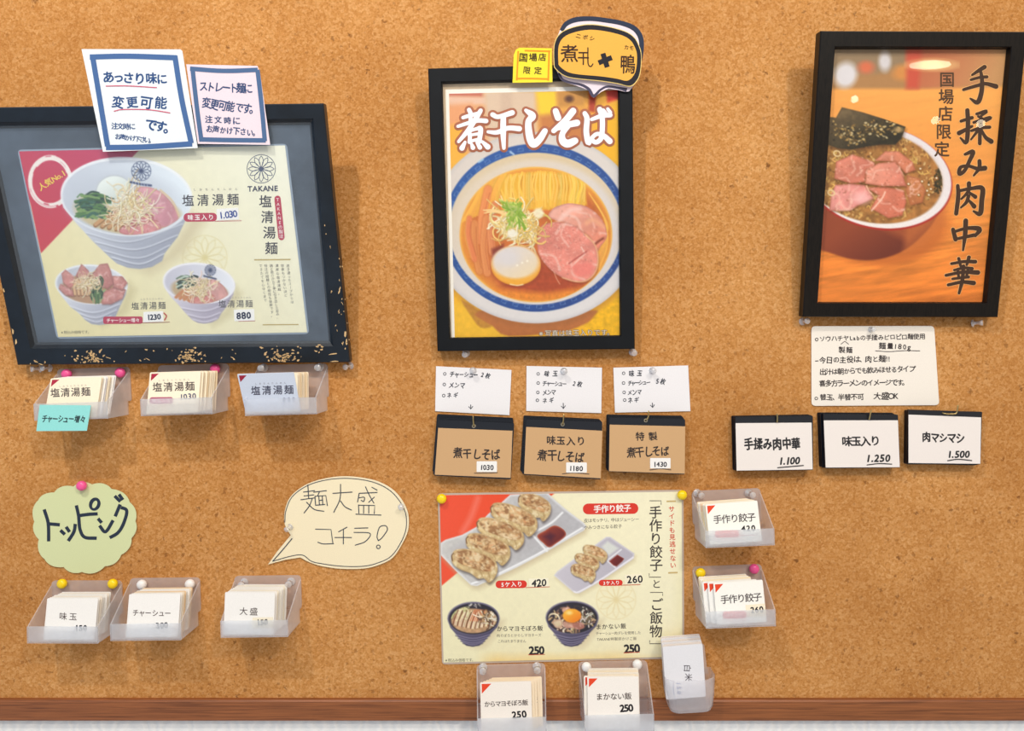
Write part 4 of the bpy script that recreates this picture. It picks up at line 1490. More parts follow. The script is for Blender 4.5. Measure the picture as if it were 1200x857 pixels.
# ================================================================== picture frames
def frame_body(t, pl, outer, inner, T, recess, bevel, mats, name='frame_border', marks=None):
    """mitred frame: outer and inner corners (pixels TL, TR, BR, BL) on its front face"""
    O, I = pl.un(outer), pl.un(inner)
    c = O.mean(0)

    def inset(Q, d):
        out = []
        for i in range(4):
            p = Q[i]
            a = (Q[(i + 1) % 4] - p) / np.linalg.norm(Q[(i + 1) % 4] - p)
            b = (Q[i - 1] - p) / np.linalg.norm(Q[i - 1] - p)
            out.append(p + (a + b) * d)
        return np.array(out)
    rings = [(inset(O, 0.001), -T), (O, -T + 0.0008), (O, -0.0012), (inset(O, 0.0012), 0.0), (inset(I, -0.0006), 0.0), (I, -0.0008), (inset(I, bevel), -recess), (inset(I, bevel), -T)]
    V = np.concatenate([pl.w(R_, h_) for R_, h_ in rings])
    F = []
    m = len(rings)
    for j in range(m):
        for i in range(4):
            i2 = (i + 1) % 4
            j2 = (j + 1) % m
            F.append((j * 4 + i, j2 * 4 + i, j2 * 4 + i2, j * 4 + i2))
    mb = MB()
    mb.add(V, [f[::-1] for f in F])
    if marks:
        marks(mb)
    mb.build(name, mats, t)
    # backing board
    mb = MB()
    B = inset(O, 0.004)
    prism(mb, pl, B, -T + 0.001, -T + 0.003, (120, 86, 54))
    mb.build('backing_board', M['hardboard'], t)
    return inset(I, bevel - 0.003)


def pane(t, pl, L, h, m):
    mb = MB()
    prism(mb, pl, L, h, h + 0.0012, (255, 255, 255))
    return mb.build('glass_pane', m, t)


# ---------------------------------------------------------------- left frame: salt soup menu
P1 = lean(410, 425, 0.018, 10.6)
bl = P1.w(P1.un([(20, 427)]))[0]
f1 = thing('picture_frame', 'wide black frame with chipped bottom edge and charcoal mount, holding the salt ramen menu', 'picture frame', bl)
OUT1 = [(-41, 126), (379, 121), (410, 425), (20, 428)]
INN1 = [(-22, 144), (366.5, 139.5), (390, 406), (36, 408)]


def chips(mb):
    r = random.Random(4)
    spots = []
    for (x0, x1, y0, y1, k) in ((68, 138, 411, 425, 44), (88, 134, 419, 425, 46), (196, 240, 407, 425, 60), (204, 236, 415, 424, 40), (300, 362, 406, 423, 64), (322, 350, 414, 424, 46), (366, 384, 404, 413, 14), (240, 300, 408, 424, 10), (140, 196, 409, 424, 12), (24, 60, 423, 427, 14)):
        for _ in range(int(k * 0.62)):
            x = (x0 + x1) / 2 + (x1 - x0) / 2 * max(-1, min(1, r.gauss(0, 0.45)))
            spots.append((x, r.uniform(y0, y1), r.uniform(0.5, 2.6) * r.choice((0.6, 1, 1.4)), r.uniform(0.5, 1.5), r.choice((0, -20, -45, 15, 30)) + r.uniform(-12, 12)))
    for _ in range(26):
        y = r.uniform(255, 420)
        x = 366.5 + (y - 139.5) * 0.088 + r.uniform(2, 20)
        spots.append((x, y, r.uniform(0.3, 0.9), r.uniform(0.6, 2.6), r.uniform(-30, 30)))
    for (x, y, a, b, ro) in ((404.6, 392, 1.2, 5, 4), (406, 400, 1.0, 3, 10), (390, 415, 6, 0.8, -8), (392, 423.5, 5, 0.8, 0), (15, 388, 1.2, 4, -10), (19, 401, 1.6, 3, 0), (4.5, 340, 1, 3, -12)):
        spots.append((x, y, a, b, ro))
    for (x, y, a, b, ro) in spots:
        n_ = 9
        q_ = np.linspace(0, 2 * math.pi, n_ + 1)[:-1]
        rr = np.array([r.uniform(0.45, 1.25) for _ in range(n_)])
        co, si = math.cos(rad(ro)), math.sin(rad(ro))
        ux, uy = a * rr * np.cos(q_), b * rr * np.sin(q_)
        L = P1.un(np.column_stack([x + ux * co - uy * si, y + ux * si + uy * co]))
        xx, yy = L[:, 0], L[:, 1]
        if (xx * np.roll(yy, -1) - yy * np.roll(xx, -1)).sum() < 0:
            L = L[::-1]
        mb.add(P1.w(L, 0.0002), [range(n_)], mi=1)


open1 = frame_body(f1, P1, OUT1, INN1, 0.014, 0.006, 0.0055, [M['frame_worn'], M['chip']], marks=chips)
mb = MB()
prism(mb, P1, open1, -0.0082, -0.0066, (90, 98, 108))
mb.build('mount', M['mount'], f1)
pr1 = P1.up(-0.0064)
Q1 = [(22.5, 177.5), (334, 170.5), (360, 389.5), (68.5, 395)]
mb = MB()
lam = np.array(Q1) + np.array([(-2.2, -2), (2.2, -2), (2.4, 2), (-2, 2)])
prism(mb, pr1, pr1.un(rquad(lam, 5)), -0.0002, 0.0, (150, 164, 180))
print_grid(mb, pr1, Q1, paint_shio(), 1.3, 0.0004)
H = 0.0004 + E1
DK = (64, 60, 66)
RED = (190, 44, 76)


def d_f1(mb):
    pl, h = pr1, H
    for ch, x, y, z in (('人', 49.6, 218.4, 9.4), ('気', 57.2, 213.4, 9.4), ('N', 64.0, 209.2, 9.0), ('o', 68.8, 206.6, 8.6), ('.', 71.6, 204.8, 9.0), ('1', 74.6, 202.8, 9.4)):
        ink_text(mb, pl, ch, (x, y), (x, y), z, (248, 216, 84), h, 0.02, rot=-32)
    ink_text(mb, pl, '塩清湯麺', (220.6, 235.2), (273.2, 233.8), 14.4, DK, h, 0.012)
    ink_text(mb, pl, 'しおちんたんめん', (228.5, 222.3), (277, 221.6), 3.4, (120, 112, 112), h)
    pill(mb, pl, 215.3, 249.6, 254.5, 259.8, RED, h, -0.01)
    ink_text(mb, pl, '味玉入り', (223.5, 255), (247.5, 254.6), 6.9, (250, 240, 236), h + E1, 0.03)
    ink_stroke(mb, pl, [(252, 259.3), (283, 258.8)], 0.7, RED, h)
    for P, cl in flower_lines(306.3, 198, 16.6):
        ink_stroke(mb, pl, P, 0.75, (74, 84, 112), h, smooth=False, closed=cl, cap=False)
    ink_text(mb, pl, 'TAKANE', (293, 221.2), (323.6, 220.6), 8.8, (60, 62, 84), h, 0.035)
    ink_text(mb, pl, '塩清湯麺', (311.2, 236.2), (318.2, 291), 15.4, DK, h, 0.014, vertical=True, rot=0)
    ink_stroke(mb, pl, [(325.4, 233), (330.0, 278)], 7.4, RED, h)
    ink_text(mb, pl, 'TAKANEの製法', (325.6, 234), (329.8, 277), 5.2, (248, 226, 226), h + 2 * E1, 0.01, vertical=True, rot=0)
    ink_poly(mb, pl, [(298, 303.8), (340.7, 303.4), (340.8, 305), (298, 305.4)], (196, 176, 110), h)
    ink_poly(mb, pl, [(308, 380), (350, 379.7), (350, 381), (308, 381.4)], (196, 176, 110), h)
    cols = ['透き通ったスープからは', '想像もつかないほど', '濃厚な塩清湯麺。', '鶏と魚介から丁寧に引き出した旨み、', '特注の細麺との相性も抜群です。', 'できたてを心ゆくまで']
    for i, (x, y1, x1) in enumerate(((337.5, 354, 342.5), (331, 346, 335), (324.6, 344, 328), (318, 372, 326), (311.6, 370, 319.5), (305.6, 352, 311))):
        ink_text(mb, pl, cols[i], (x, 311.5), (x1, y1), 3.9, (92, 88, 86), h, vertical=True, rot=0)
    ink_text(mb, pl, '塩清湯麺', (158.6, 358.8), (190, 358), 9.3, DK, h, 0.006)
    ink_text(mb, pl, 'しおちんたんめん', (166, 350.6), (190, 350), 2.5, (140, 130, 126), h)
    pill(mb, pl, 121.2, 371, 167.4, 379.6, RED, h, -0.005, 2.5)
    ink_text(mb, pl, 'チャーシュー増々', (127.5, 375.6), (161.5, 375.2), 5.2, (250, 236, 232), h + E1, 0.02)
    ink_stroke(mb, pl, [(166, 378.6), (199, 377.6)], 0.7, (150, 60, 60), h)
    ink_stroke(mb, pl, [(192.5, 367), (195.4, 370.5), (193.2, 375)], 1.5, (196, 70, 60), h + E1)
    ink_text(mb, pl, '塩清湯麺', (260.7, 356.4), (292, 356), 9.4, (84, 80, 84), h, 0.006)
    ink_text(mb, pl, 'しおちんたんめん', (270, 349), (293, 348.6), 2.3, (140, 130, 126), h)
    ink_stroke(mb, pl, [(280, 376.6), (299, 376)], 0.9, (196, 130, 120), h)
    ink_text(mb, pl, '※税込み価格です。', (73, 389.6), (105, 389), 4.3, (110, 104, 88), h)


d_f1(mb)
prt = mb.build('menu_print', M['laminate'], f1)
sticker(prt, pr1, [(254, 245), (279.6, 243.4), (280.4, 257.2), (254.6, 258.6)], (248, 246, 242), H,
        lambda m, h: ink_text(m, pr1, '1.030', (259.5, 252.2), (275.6, 250.4), 11.2, (50, 76, 150), h, 0.024, 0.2, 2))
sticker(prt, pr1, [(168.4, 365.6), (191.4, 364.6), (192, 376.8), (168.2, 377.8)], (250, 248, 244), H,
        lambda m, h: ink_text(m, pr1, '1230', (174.5, 371.8), (186.5, 371), 8.4, (32, 40, 66), h, 0.045, 0.3, 5))
sticker(prt, pr1, [(274.2, 363), (298, 362.2), (298.8, 375.6), (275, 376.4)], (250, 248, 244), H,
        lambda m, h: ink_text(m, pr1, '880', (280, 369.8), (291.6, 369.2), 10.6, (30, 38, 70), h, 0.045, 0.25, 6))
pane(f1, P1, open1, -0.0050, M['acetate'])

# ---------------------------------------------------------------- middle frame: soba poster
P2 = lean(744, 409, 0.018, 3.8)
f2 = thing('picture_frame', 'upright narrow black frame with the soba bowl poster and white brush lettering', 'picture frame', P2.w(P2.un([(513, 412)]))[0])
open2 = frame_body(f2, P2, [(501.5, 80), (741.2, 73.5), (744, 409.2), (512.6, 411.8)], [(517.3, 96), (725.6, 91), (727.8, 394), (526.8, 396.8)], 0.014, 0.006, 0.0008, [M['frame_matte']])
mb = MB()
prism(mb, P2, open2, -0.0092, -0.0072, (214, 190, 158))
mb.build('mount', M['cream_mount'], f2)
pr2 = P2.up(-0.0070)
mb = MB()
W2 = [(522.2, 105), (729.6, 100.5), (730.4, 398.6), (529.4, 399.6)]
prism(mb, pr2, pr2.un(W2), 0.0, 0.0003, (246, 240, 228))
Q2 = [(526.2, 110), (726.6, 105.6), (728, 397.5), (533, 399)]
print_grid(mb, pr2, Q2, paint_soba(), 1.3, 0.0005)


def brush(mb, pl, strokes, k, col, h, ox, oy, sc, grow=0.0):
    for P, w in strokes:
        P = cr(P, ox, oy, sc)
        ww = np.interp(np.linspace(0, 1, len(P)), np.linspace(0, 1, len(w)), w) * k + grow
        ink_stroke(mb, pl, P, ww, col, h)


A, B = (500, 70, 7.14), (600, 100, 8.571)
SOBA = [  # brush strokes of the title, as they run in the lettering
    (A, [([(305, 487), (360, 470), (425, 455)], [3.0, 3.2, 3.4]), ([(355, 422), (368, 455), (366, 520)], [3.6, 3.6, 3.0]),
         ([(262, 560), (340, 535), (430, 512), (498, 515)], [2.6, 3.2, 3.6, 4.0]), ([(452, 428), (415, 490), (350, 590), (268, 688)], [3.6, 4.4, 4.2, 2.6]),
         ([(356, 600), (362, 650), (358, 692)], [3.6, 3.4, 3.2]), ([(362, 598), (420, 580), (452, 582), (440, 690)], [2.4, 3.0, 4.2, 3.8]),
         ([(370, 632), (432, 622)], [2.2, 2.6]), ([(366, 684), (436, 668)], [2.4, 2.8]), ([(322, 692), (296, 742)], [2.4, 4.6]),
         ([(375, 705), (388, 738)], [2.2, 4.0]), ([(420, 695), (446, 736)], [2.2, 4.0]), ([(466, 688), (512, 732)], [2.4, 4.8])]),
    (A, [([(552, 462), (600, 480), (716, 446)], [4.2, 3.8, 4.6]), ([(642, 478), (640, 600), (646, 742)], [4.6, 5.0, 3.0]), ([(514, 606), (590, 610), (680, 575), (776, 580)], [2.6, 3.8, 4.0, 4.6])]),
    (B, [([(140, 255), (205, 310), (165, 370), (170, 480), (190, 560), (222, 592), (280, 540), (330, 462)], [3.0, 6.2, 5.4, 6.2, 6.6, 6.6, 6.0, 5.0])]),
    (B, [([(438, 262), (462, 330)], [5.2, 5.6]), ([(612, 262), (540, 350), (418, 460)], [5.8, 5.4, 4.2]), ([(470, 430), (560, 400), (652, 380)], [4.4, 5.2, 5.8]),
         ([(560, 410), (505, 490), (510, 560), (560, 588), (632, 560)], [5.0, 5.0, 6.6, 7.0, 5.8])]),
    (B, [([(730, 285), (752, 340), (745, 470), (768, 580), (790, 540)], [4.0, 4.6, 4.8, 5.0, 1.6]), ([(800, 345), (900, 310), (985, 302)], [3.0, 3.8, 4.0]),
         ([(880, 245), (905, 330), (905, 460), (890, 540), (840, 575), (800, 540), (850, 492), (920, 510), (980, 565)], [4.6, 4.4, 4.4, 4.2, 4.0, 3.6, 3.4, 4.2, 5.2]),
         ([(915, 250), (938, 282)], [2.6, 3.2]), ([(960, 240), (985, 275)], [2.6, 3.2])]),
]
h2 = 0.0005 + E1
for (o, st) in SOBA:
    brush(mb, pr2, st, 1.25, (170, 96, 66), h2, *o, grow=6.2)
for (o, st) in SOBA:
    brush(mb, pr2, st, 1.25, (188, 116, 86), h2 + 2 * E1, *o, grow=4.2)
for (o, st) in SOBA:
    brush(mb, pr2, st, 1.25, (170, 96, 66), h2 + 4 * E1, *o, grow=2.6)
for (o, st) in SOBA:
    brush(mb, pr2, st, 1.28, (246, 246, 250), h2 + 6 * E1, *o, grow=0.5)
for (dx, dy) in ((-.6, 0), (.6, 0), (0, .6), (0, -.6)):
    ink_text(mb, pr2, '※写真は味玉入りです。', (634 + dx, 391 + dy), (715 + dx, 389.6 + dy), 8.0, (120, 84, 50), h2)
ink_text(mb, pr2, '※写真は味玉入りです。', (634, 391), (715, 389.6), 8.0, (240, 226, 206), h2 + 2 * E1)
mb.build('poster_print', M['print'], f2)
pane(f2, P2, open2, -0.0042, M['glass'])

# ---------------------------------------------------------------- right frame: hand-kneaded noodles
P3 = lean(1169.8, 372, 0.018, 6.8)
f3 = thing('picture_frame', 'dark wood-grained frame with the orange pork noodle poster and vertical black lettering', 'picture frame', P3.w(P3.un([(941, 371)]))[0])
open3 = frame_body(f3, P3, [(961.7, 36), (1204.5, 37), (1169.8, 372), (941, 371.5)], [(978.8, 54.8), (1185.6, 55), (1156.8, 355.2), (958.4, 355.2)], 0.014, 0.0072, 0.0008, [M['frame_grain']])
pr3 = P3.up(-0.0084)
mb = MB()
Q3 = [(974, 52), (1181.6, 52), (1153.4, 357.5), (955, 357.5)]
print_grid(mb, pr3, Q3, paint_chuka(), 1.25, 0.0002)
h3 = 0.0002 + E1
BR = (66, 40, 20)
T2, T3 = (1090, 60, 5.36), (1090, 200, 5.36)
CHUKA = [
    (T2, [([(340, 100), (300, 125), (262, 150)], [4.2, 3.4, 2.0]), ([(255, 180), (310, 165), (355, 162)], [2.4, 2.6, 3.0]), ([(208, 242), (300, 215), (350, 205), (412, 222)], [2.6, 3.2, 3.4, 4.6]),
          ([(318, 135), (325, 200), (318, 270), (295, 322), (250, 298)], [3.0, 4.0, 4.4, 4.4, 1.4])]),
    (T2, [([(192, 440), (262, 418)], [2.6, 3.2]), ([(232, 372), (236, 460), (226, 572), (188, 545)], [4.0, 4.2, 3.8, 1.4]), ([(180, 515), (262, 472)], [4.4, 2.2]),
          ([(290, 395), (352, 378), (318, 408)], [2.4, 3.2, 1.8]), ([(300, 410), (330, 428)], [2.0, 2.6]), ([(272, 448), (375, 418), (350, 440)], [2.4, 3.2, 1.6]), ([(318, 408), (322, 470)], [2.4, 2.4]),
          ([(258, 500), (318, 482), (372, 478)], [2.4, 3.0, 3.0]), ([(312, 445), (310, 580)], [3.2, 3.4]), ([(305, 490), (255, 555)], [3.0, 1.6]), ([(318, 490), (345, 540), (382, 568)], [2.0, 3.4, 4.6])]),
    (T2, [([(218, 648), (268, 632), (245, 690), (215, 750), (182, 770), (190, 730), (240, 722), (300, 740), (342, 735)], [2.6, 4.0, 3.6, 3.4, 4.0, 3.2, 2.8, 3.6, 4.8]), ([(308, 690), (306, 735), (272, 782)], [3.6, 3.6, 1.6])]),
    (T3, [([(172, 95), (175, 160), (162, 270)], [3.2, 4.0, 3.8]), ([(178, 128), (260, 112), (325, 112), (322, 190), (312, 270), (270, 255)], [2.6, 3.2, 4.6, 4.6, 4.6, 1.6]),
          ([(242, 80), (238, 130), (195, 178)], [4.0, 3.2, 1.8]), ([(240, 135), (282, 165)], [2.0, 3.8]), ([(240, 160), (225, 200), (192, 232)], [3.2, 3.0, 1.6]), ([(240, 185), (275, 225)], [2.0, 4.4])]),
    (T3, [([(142, 370), (158, 432)], [3.6, 4.2]), ([(146, 385), (230, 362), (308, 368), (282, 410)], [2.4, 3.2, 4.8, 2.6]), ([(160, 430), (275, 405)], [2.4, 3.4]), ([(222, 315), (218, 400), (205, 500)], [4.4, 4.2, 1.8])]),
    (T3, [([(132, 585), (210, 572), (282, 572)], [2.4, 2.8, 3.6]), ([(178, 552), (190, 600)], [2.8, 2.4]), ([(242, 545), (228, 592)], [3.6, 2.2]), ([(150, 625), (210, 612), (262, 615)], [2.2, 2.6, 3.0]),
          ([(98, 658), (200, 638), (298, 640)], [2.6, 3.0, 4.4]), ([(172, 618), (178, 672)], [2.4, 2.4]), ([(238, 612), (226, 668)], [2.6, 2.4]), ([(138, 680), (240, 668)], [2.0, 2.6]),
          ([(112, 718), (200, 700), (272, 706)], [2.6, 3.0, 4.2]), ([(208, 600), (200, 690), (180, 770)], [3.2, 3.4, 2.2])]),
]
for (o, st) in CHUKA:
    brush(mb, pr3, st, 1.12, (250, 190, 120), h3, *o, grow=1.9)
for (o, st) in CHUKA:
    brush(mb, pr3, st, 1.15, BR, h3 + 2 * E1, *o, grow=0.6)
for c, x, y in (('国', 1109.6, 93.3), ('場', 1108.6, 113.4), ('店', 1107.6, 133.4), ('限', 1105.6, 154.5), ('定', 1103.6, 175)):
    ink_text(mb, pr3, c, (x, y), (x, y), 18.6, (84, 56, 30), h3, 0.022)
mb.build('poster_print', M['print'], f3)
pane(f3, P3, open3, -0.0072, M['glass'])


# ================================================================== notes stuck on the frames
def marker_box(mb, pl, sides, w, col, h):
    for i, P in enumerate(sides):
        ink_stroke(mb, pl, P, w, col, h + i * 0.00002, smooth=True, cap=False)


N1 = P1.up(0.0022)
mb = MB()
h = sheet(mb, N1, [(95.8, 57.6), (211.5, 58.0), (213.8, 60), (231.8, 173.6), (120.8, 178)], 0.0004, (240, 246, 248))
BL = (78, 112, 164)
marker_box(mb, N1, [[(105.5, 67), (150, 66), (207, 67.8)], [(108.8, 66), (117, 115), (126.4, 171.5)], [(124.5, 173), (170, 172.2), (225.5, 168.6)], [(205.2, 65.5), (213, 115), (224.4, 168)]], 6.2, BL, h)
C_ = (52, 84, 136)
ink_text(mb, N1, 'あっさり味に', (127.8, 91), (190.6, 92.5), 14.2, C_, h, 0.034, 0.7, 2)
ink_text(mb, N1, '変更可能', (138.2, 119.8), (188.2, 120.6), 14.2, C_, h, 0.028, 0.7, 3)
ink_text(mb, N1, 'です。', (177, 146.5), (199, 150.5), 14.0, C_, h, 0.036, 0.6, 4)
ink_text(mb, N1, '注文時に', (134.5, 148), (155, 148.6), 7.6, C_, h, 0.028, 0.6, 5)
ink_text(mb, N1, 'お声かけ下さい。', (138.4, 160.4), (178, 164.8), 7.6, C_, h, 0.028, 0.6, 6)
ink_stroke(mb, N1, [(124.8, 101), (150, 100.8), (183.8, 102.8)], 1.1, (216, 92, 120), h + E1)
ink_stroke(mb, N1, [(134.2, 130.4), (145, 128.4), (175, 128.8), (199.4, 132.4)], 1.1, (216, 92, 120), h + E1)
tag(mb.build('note_card', M['paper']), 'white handwritten card with blue marker border and pink underlines, stuck on the wide frame', 'note')

N1b = P1.up(0.0016)
mb = MB()
h = sheet(mb, N1b, [(218.4, 75.5), (301.9, 77.3), (305.2, 88), (316.8, 169.8), (232, 168.6)], 0.0004, (246, 226, 234), (246, 238, 244))
BL2 = (84, 112, 152)
marker_box(mb, N1b, [[(223, 80.6), (262, 83.2), (302.2, 82.0)], [(225.8, 80), (231, 126), (236.4, 166)], [(234.4, 163.4), (268, 164.2), (311.6, 164.6)], [(302.0, 82), (307, 126), (310.6, 165.5)]], 5.2, BL2, h)
C_ = (60, 82, 124)
ink_text(mb, N1b, 'ストレート麺に', (238.6, 101.5), (291.2, 103.8), 13.2, C_, h, 0.024, 0.6, 7, sx=0.82)
ink_text(mb, N1b, '変更可能です。', (242.2, 121), (298, 128), 13.4, C_, h, 0.024, 0.6, 8, sx=0.82)
ink_text(mb, N1b, '注文時に', (245, 140.2), (277.4, 141.8), 9.4, C_, h, 0.03, 0.6, 9)
ink_text(mb, N1b, 'お声かけ下さい。', (245.4, 151), (300.2, 156), 9.2, C_, h, 0.03, 0.6, 10, sx=0.88)
tag(mb.build('note_card', M['paper']), 'pink handwritten card with grey-blue marker border, stuck on the wide frame', 'note')

N2 = P2.up(0.0016)
mb = MB()
h = sheet(mb, N2, [(600.6, 97.2), (602, 64.6), (604.5, 58.4), (608.6, 56), (646.8, 56.8), (647.4, 96.4)], 0.0004, (252, 226, 60))
K = lambda Q: cr(Q, 590, 15, 7.06)
for P in ([(122, 318), (110, 560)], [(106, 545), (240, 545), (368, 549)], [(378, 312), (370, 562)], [(175, 314), (388, 320)]):
    ink_stroke(mb, N2, K(P), 1.8, (240, 150, 40), h, cap=False)
ink_text(mb, N2, '国場店', (613.4, 67.8), (635.4, 67.4), 10.4, (70, 56, 36), h + E1, 0.02, 0.5, 3)
ink_text(mb, N2, '限定', (617.4, 82.4), (630.6, 82.8), 9.6, (70, 56, 36), h + E1, 0.016, 0.5, 4)
tag(mb.build('note_card', M['paper']), 'small yellow tag with orange border on the top edge of the soba poster frame', 'note')

# two-layer speech balloon on the soba poster frame
N2b, N2f = P2.up(0.0022), P2.up(0.0062)
bal = thing('speech_balloon_card', 'orange and black speech balloon card on a pinkish backing, atop the soba poster frame', 'sign', N2b.w(N2b.un([(697, 113)]))[0])
back = K([(465, 150), (490, 100), (545, 60), (620, 32), (720, 32), (850, 45), (980, 68), (1090, 112), (1146, 180), (1158, 262), (1142, 400), (1120, 500), (1080, 600), (1040, 650), (1010, 655), (950, 640), (870, 626), (808, 655), (746, 705), (700, 640), (600, 602), (520, 580), (470, 548), (440, 480), (420, 400), (425, 250)])
mb = MB()
h = sheet(mb, N2b, back, 0.0004, (238, 222, 230))
DN = (48, 56, 76)
ink_stroke(mb, N2b, K([(478, 150), (520, 92), (600, 58), (720, 50), (850, 64), (980, 88), (1080, 130), (1132, 200), (1142, 290), (1128, 400)]), [4.5, 5.5, 6, 5.5, 5.5, 5.5, 6, 6, 5.5, 5], DN, h, cap=False)
ink_stroke(mb, N2b, K([(455, 500), (490, 555), (560, 580), (640, 596), (705, 632), (745, 690), (800, 640), (860, 612), (950, 624), (1020, 640)]), [3, 3, 2.6, 3, 3.4, 3.6, 2.6, 2.6, 3, 4.6], (76, 72, 92), h, cap=False)
mb.build('backing_card', M['paper'], bal)
front = K([(416, 420), (418, 262), (465, 172), (560, 122), (700, 95), (850, 110), (1000, 150), (1080, 200), (1122, 272), (1142, 350), (1136, 480), (1110, 560), (1050, 612), (950, 590), (800, 567), (600, 547), (500, 522), (430, 466)])
mb = MB()
h = sheet(mb, N2f, spline(front, 3, True), 0.0005, (246, 214, 130))
ctr = K([(780, 350)])[0]
o_ = np.array(spline(front, 4, True))
o2 = ctr + (o_ - ctr) * np.array([0.985, 0.975])
i2 = ctr + (o_ - ctr) * np.array([0.895, 0.815])
ink_ring(mb, N2f, o2, i2, (40, 38, 44), h)
ink_poly(mb, N2f, i2, (240, 178, 76), h)
hh = h + E1
ink_text(mb, N2f, 'ニボシ', (678, 42.6), (693.6, 45.5), 6.6, (60, 40, 30), hh, 0.02, 0.4, 3)
ink_text(mb, N2f, '煮', (667.4, 63), (667.4, 63), 22, (64, 42, 32), hh, 0.012, 0.1, 4)
ink_text(mb, N2f, '干', (683.6, 68.4), (683.6, 68.4), 17.5, (64, 42, 32), hh, 0.012, 0.1, 5, sx=0.8)
ink_stroke(mb, N2f, K([(698, 292), (700, 420), (722, 446), (740, 425)]), 1.4, (64, 42, 32), hh)
ink_stroke(mb, N2f, K([(786, 416), (896, 372)]), 6.0, (40, 38, 44), hh, cap=False)
ink_stroke(mb, N2f, K([(822, 338), (858, 452)]), 6.0, (40, 38, 44), hh + 0.00003, cap=False)
ink_text(mb, N2f, 'カモ', (734, 55.6), (740, 56.4), 5.8, (60, 40, 30), hh, 0.02, 0.3, 6)
ink_text(mb, N2f, '鴨', (735.6, 75.6), (735.6, 75.6), 23.5, (64, 42, 32), hh, 0.012, 0.1, 7, sx=0.78)
mb.build('front_card', M['paper'], bal)
mb = MB()
hexa(mb, N2b.w(N2b.un(K([(700, 300), (860, 300), (860, 400), (700, 400)])), 0.0004)[::-1], N2f.w(N2f.un(K([(700, 300), (860, 300), (860, 400), (700, 400)])), 0.0)[::-1], col=(236, 232, 224))
mb.build('foam_spacer', M['paper'], bal)


# ================================================================== gyoza sheet
PG = flat(0.0012)
mb = MB()
QG = [(515.2, 580.6), (798.8, 576.4), (799.6, 769.6), (519.8, 776.6)]
lamq = [(512.9, 578.4), (801, 574.2), (802, 772), (518, 779)]
Lq = PG.un(rquad(lamq, 4))
prism(mb, PG, Lq, -0.0006, -0.0002, (196, 176, 158))
print_grid(mb, PG, QG, paint_gyoza(), 1.35, 0.0003)
h = 0.0003 + E1
RG = (222, 52, 34)
DT = (70, 62, 56)
pill(mb, PG, 683, 590, 748, 602.6, RG, h, -0.01)
ink_text(mb, PG, '手作り餃子', (700, 596.6), (735, 595.6), 9.2, (252, 244, 236), h + E1, 0.028)
ink_text(mb, PG, '皮はモッチリ、中はジューシー', (686.5, 610.2), (746.5, 608.6), 5.0, DT, h)
ink_text(mb, PG, 'やみつきになる餃子', (686.5, 618.4), (726.5, 616.8), 5.0, DT, h)
ink_text(mb, PG, '手作り餃子', (768, 600.6), (769, 662.4), 15.6, (58, 50, 46), h, 0.012, vertical=True, rot=0)
ink_text(mb, PG, 'と', (769.2, 684.4), (769.2, 684.4), 11.5, (58, 50, 46), h, 0.008)
ink_text(mb, PG, 'ご飯物', (769.5, 708.6), (768.6, 740), 15.6, (58, 50, 46), h, 0.012, vertical=True, rot=0)
for P in ([(761.3, 587), (774.7, 587), (774.7, 591.2)], [(760.7, 672.4), (760.7, 676.5), (774.2, 676.5)], [(762, 694.4), (776.5, 694.4), (776.5, 698)], [(761.3, 750.8), (761.3, 754.5), (775.5, 754.5)]):
    ink_stroke(mb, PG, P, 0.8, DT, h, smooth=False)
ink_text(mb, PG, 'サイドも見逃せない', (786.9, 596.6), (788.7, 662.6), 7.4, (214, 72, 44), h, 0.016, vertical=True, rot=0)
ink_poly(mb, PG, [(781, 586.8), (791.8, 586.6), (791.8, 588.4), (781, 588.6)], (206, 178, 116), h)
ink_poly(mb, PG, [(783, 670.6), (794, 670.2), (794, 672), (783, 672.4)], (206, 178, 116), h)
pill(mb, PG, 580.8, 680.4, 617.4, 689.4, RG, h, -0.01)
ink_text(mb, PG, '5ケ入り', (589, 685.2), (609, 684.6), 6.4, (252, 244, 236), h + E1, 0.03)
ink_stroke(mb, PG, [(616, 688.8), (644, 687.8)], 0.8, (206, 90, 60), h)
pill(mb, PG, 701.8, 679.6, 729.6, 686.6, RG, h, -0.01)
ink_text(mb, PG, '3ケ入り', (708, 683.4), (723.5, 682.8), 5.0, (252, 244, 236), h + E1, 0.03)
ink_stroke(mb, PG, [(728, 686), (750, 685.2)], 0.8, (206, 100, 70), h)
ink_text(mb, PG, 'からマヨそぼろ飯', (585.4, 737), (633, 736.4), 6.7, DT, h, 0.014)
ink_text(mb, PG, '肉そぼろとからしマヨネーズ', (584, 745), (632.4, 744.4), 4.0, (104, 94, 84), h)
ink_text(mb, PG, 'これはたまりません', (585, 751.6), (614.6, 751.4), 4.0, (104, 94, 84), h)
ink_text(mb, PG, '250', (623, 762.4), (634.6, 762), 13.2, (34, 32, 36), h, 0.045, 0.2, 3)
ink_stroke(mb, PG, [(619.4, 767.6), (638.4, 767)], 0.8, (190, 70, 50), h)
ink_text(mb, PG, 'まかない飯', (701.4, 734.8), (730.4, 733.8), 6.7, DT, h, 0.014)
ink_text(mb, PG, 'チャーシュー肉ダレを使用した', (700, 742.4), (749, 741.6), 4.0, (104, 94, 84), h)
ink_text(mb, PG, 'TAKANE特製卵かけご飯', (700.6, 749.4), (744, 748.4), 4.2, (104, 94, 84), h)
ink_text(mb, PG, '250', (734.4, 760.2), (746.4, 759.8), 13.2, (34, 32, 36), h, 0.045, 0.2, 4)
ink_stroke(mb, PG, [(731, 765.2), (749.4, 764.4)], 0.8, (206, 90, 60), h)
ink_text(mb, PG, '※税込み価格です。', (523, 774), (555, 773.4), 4.1, (100, 92, 76), h)
gs = mb.build('menu_sheet', M['laminate'])
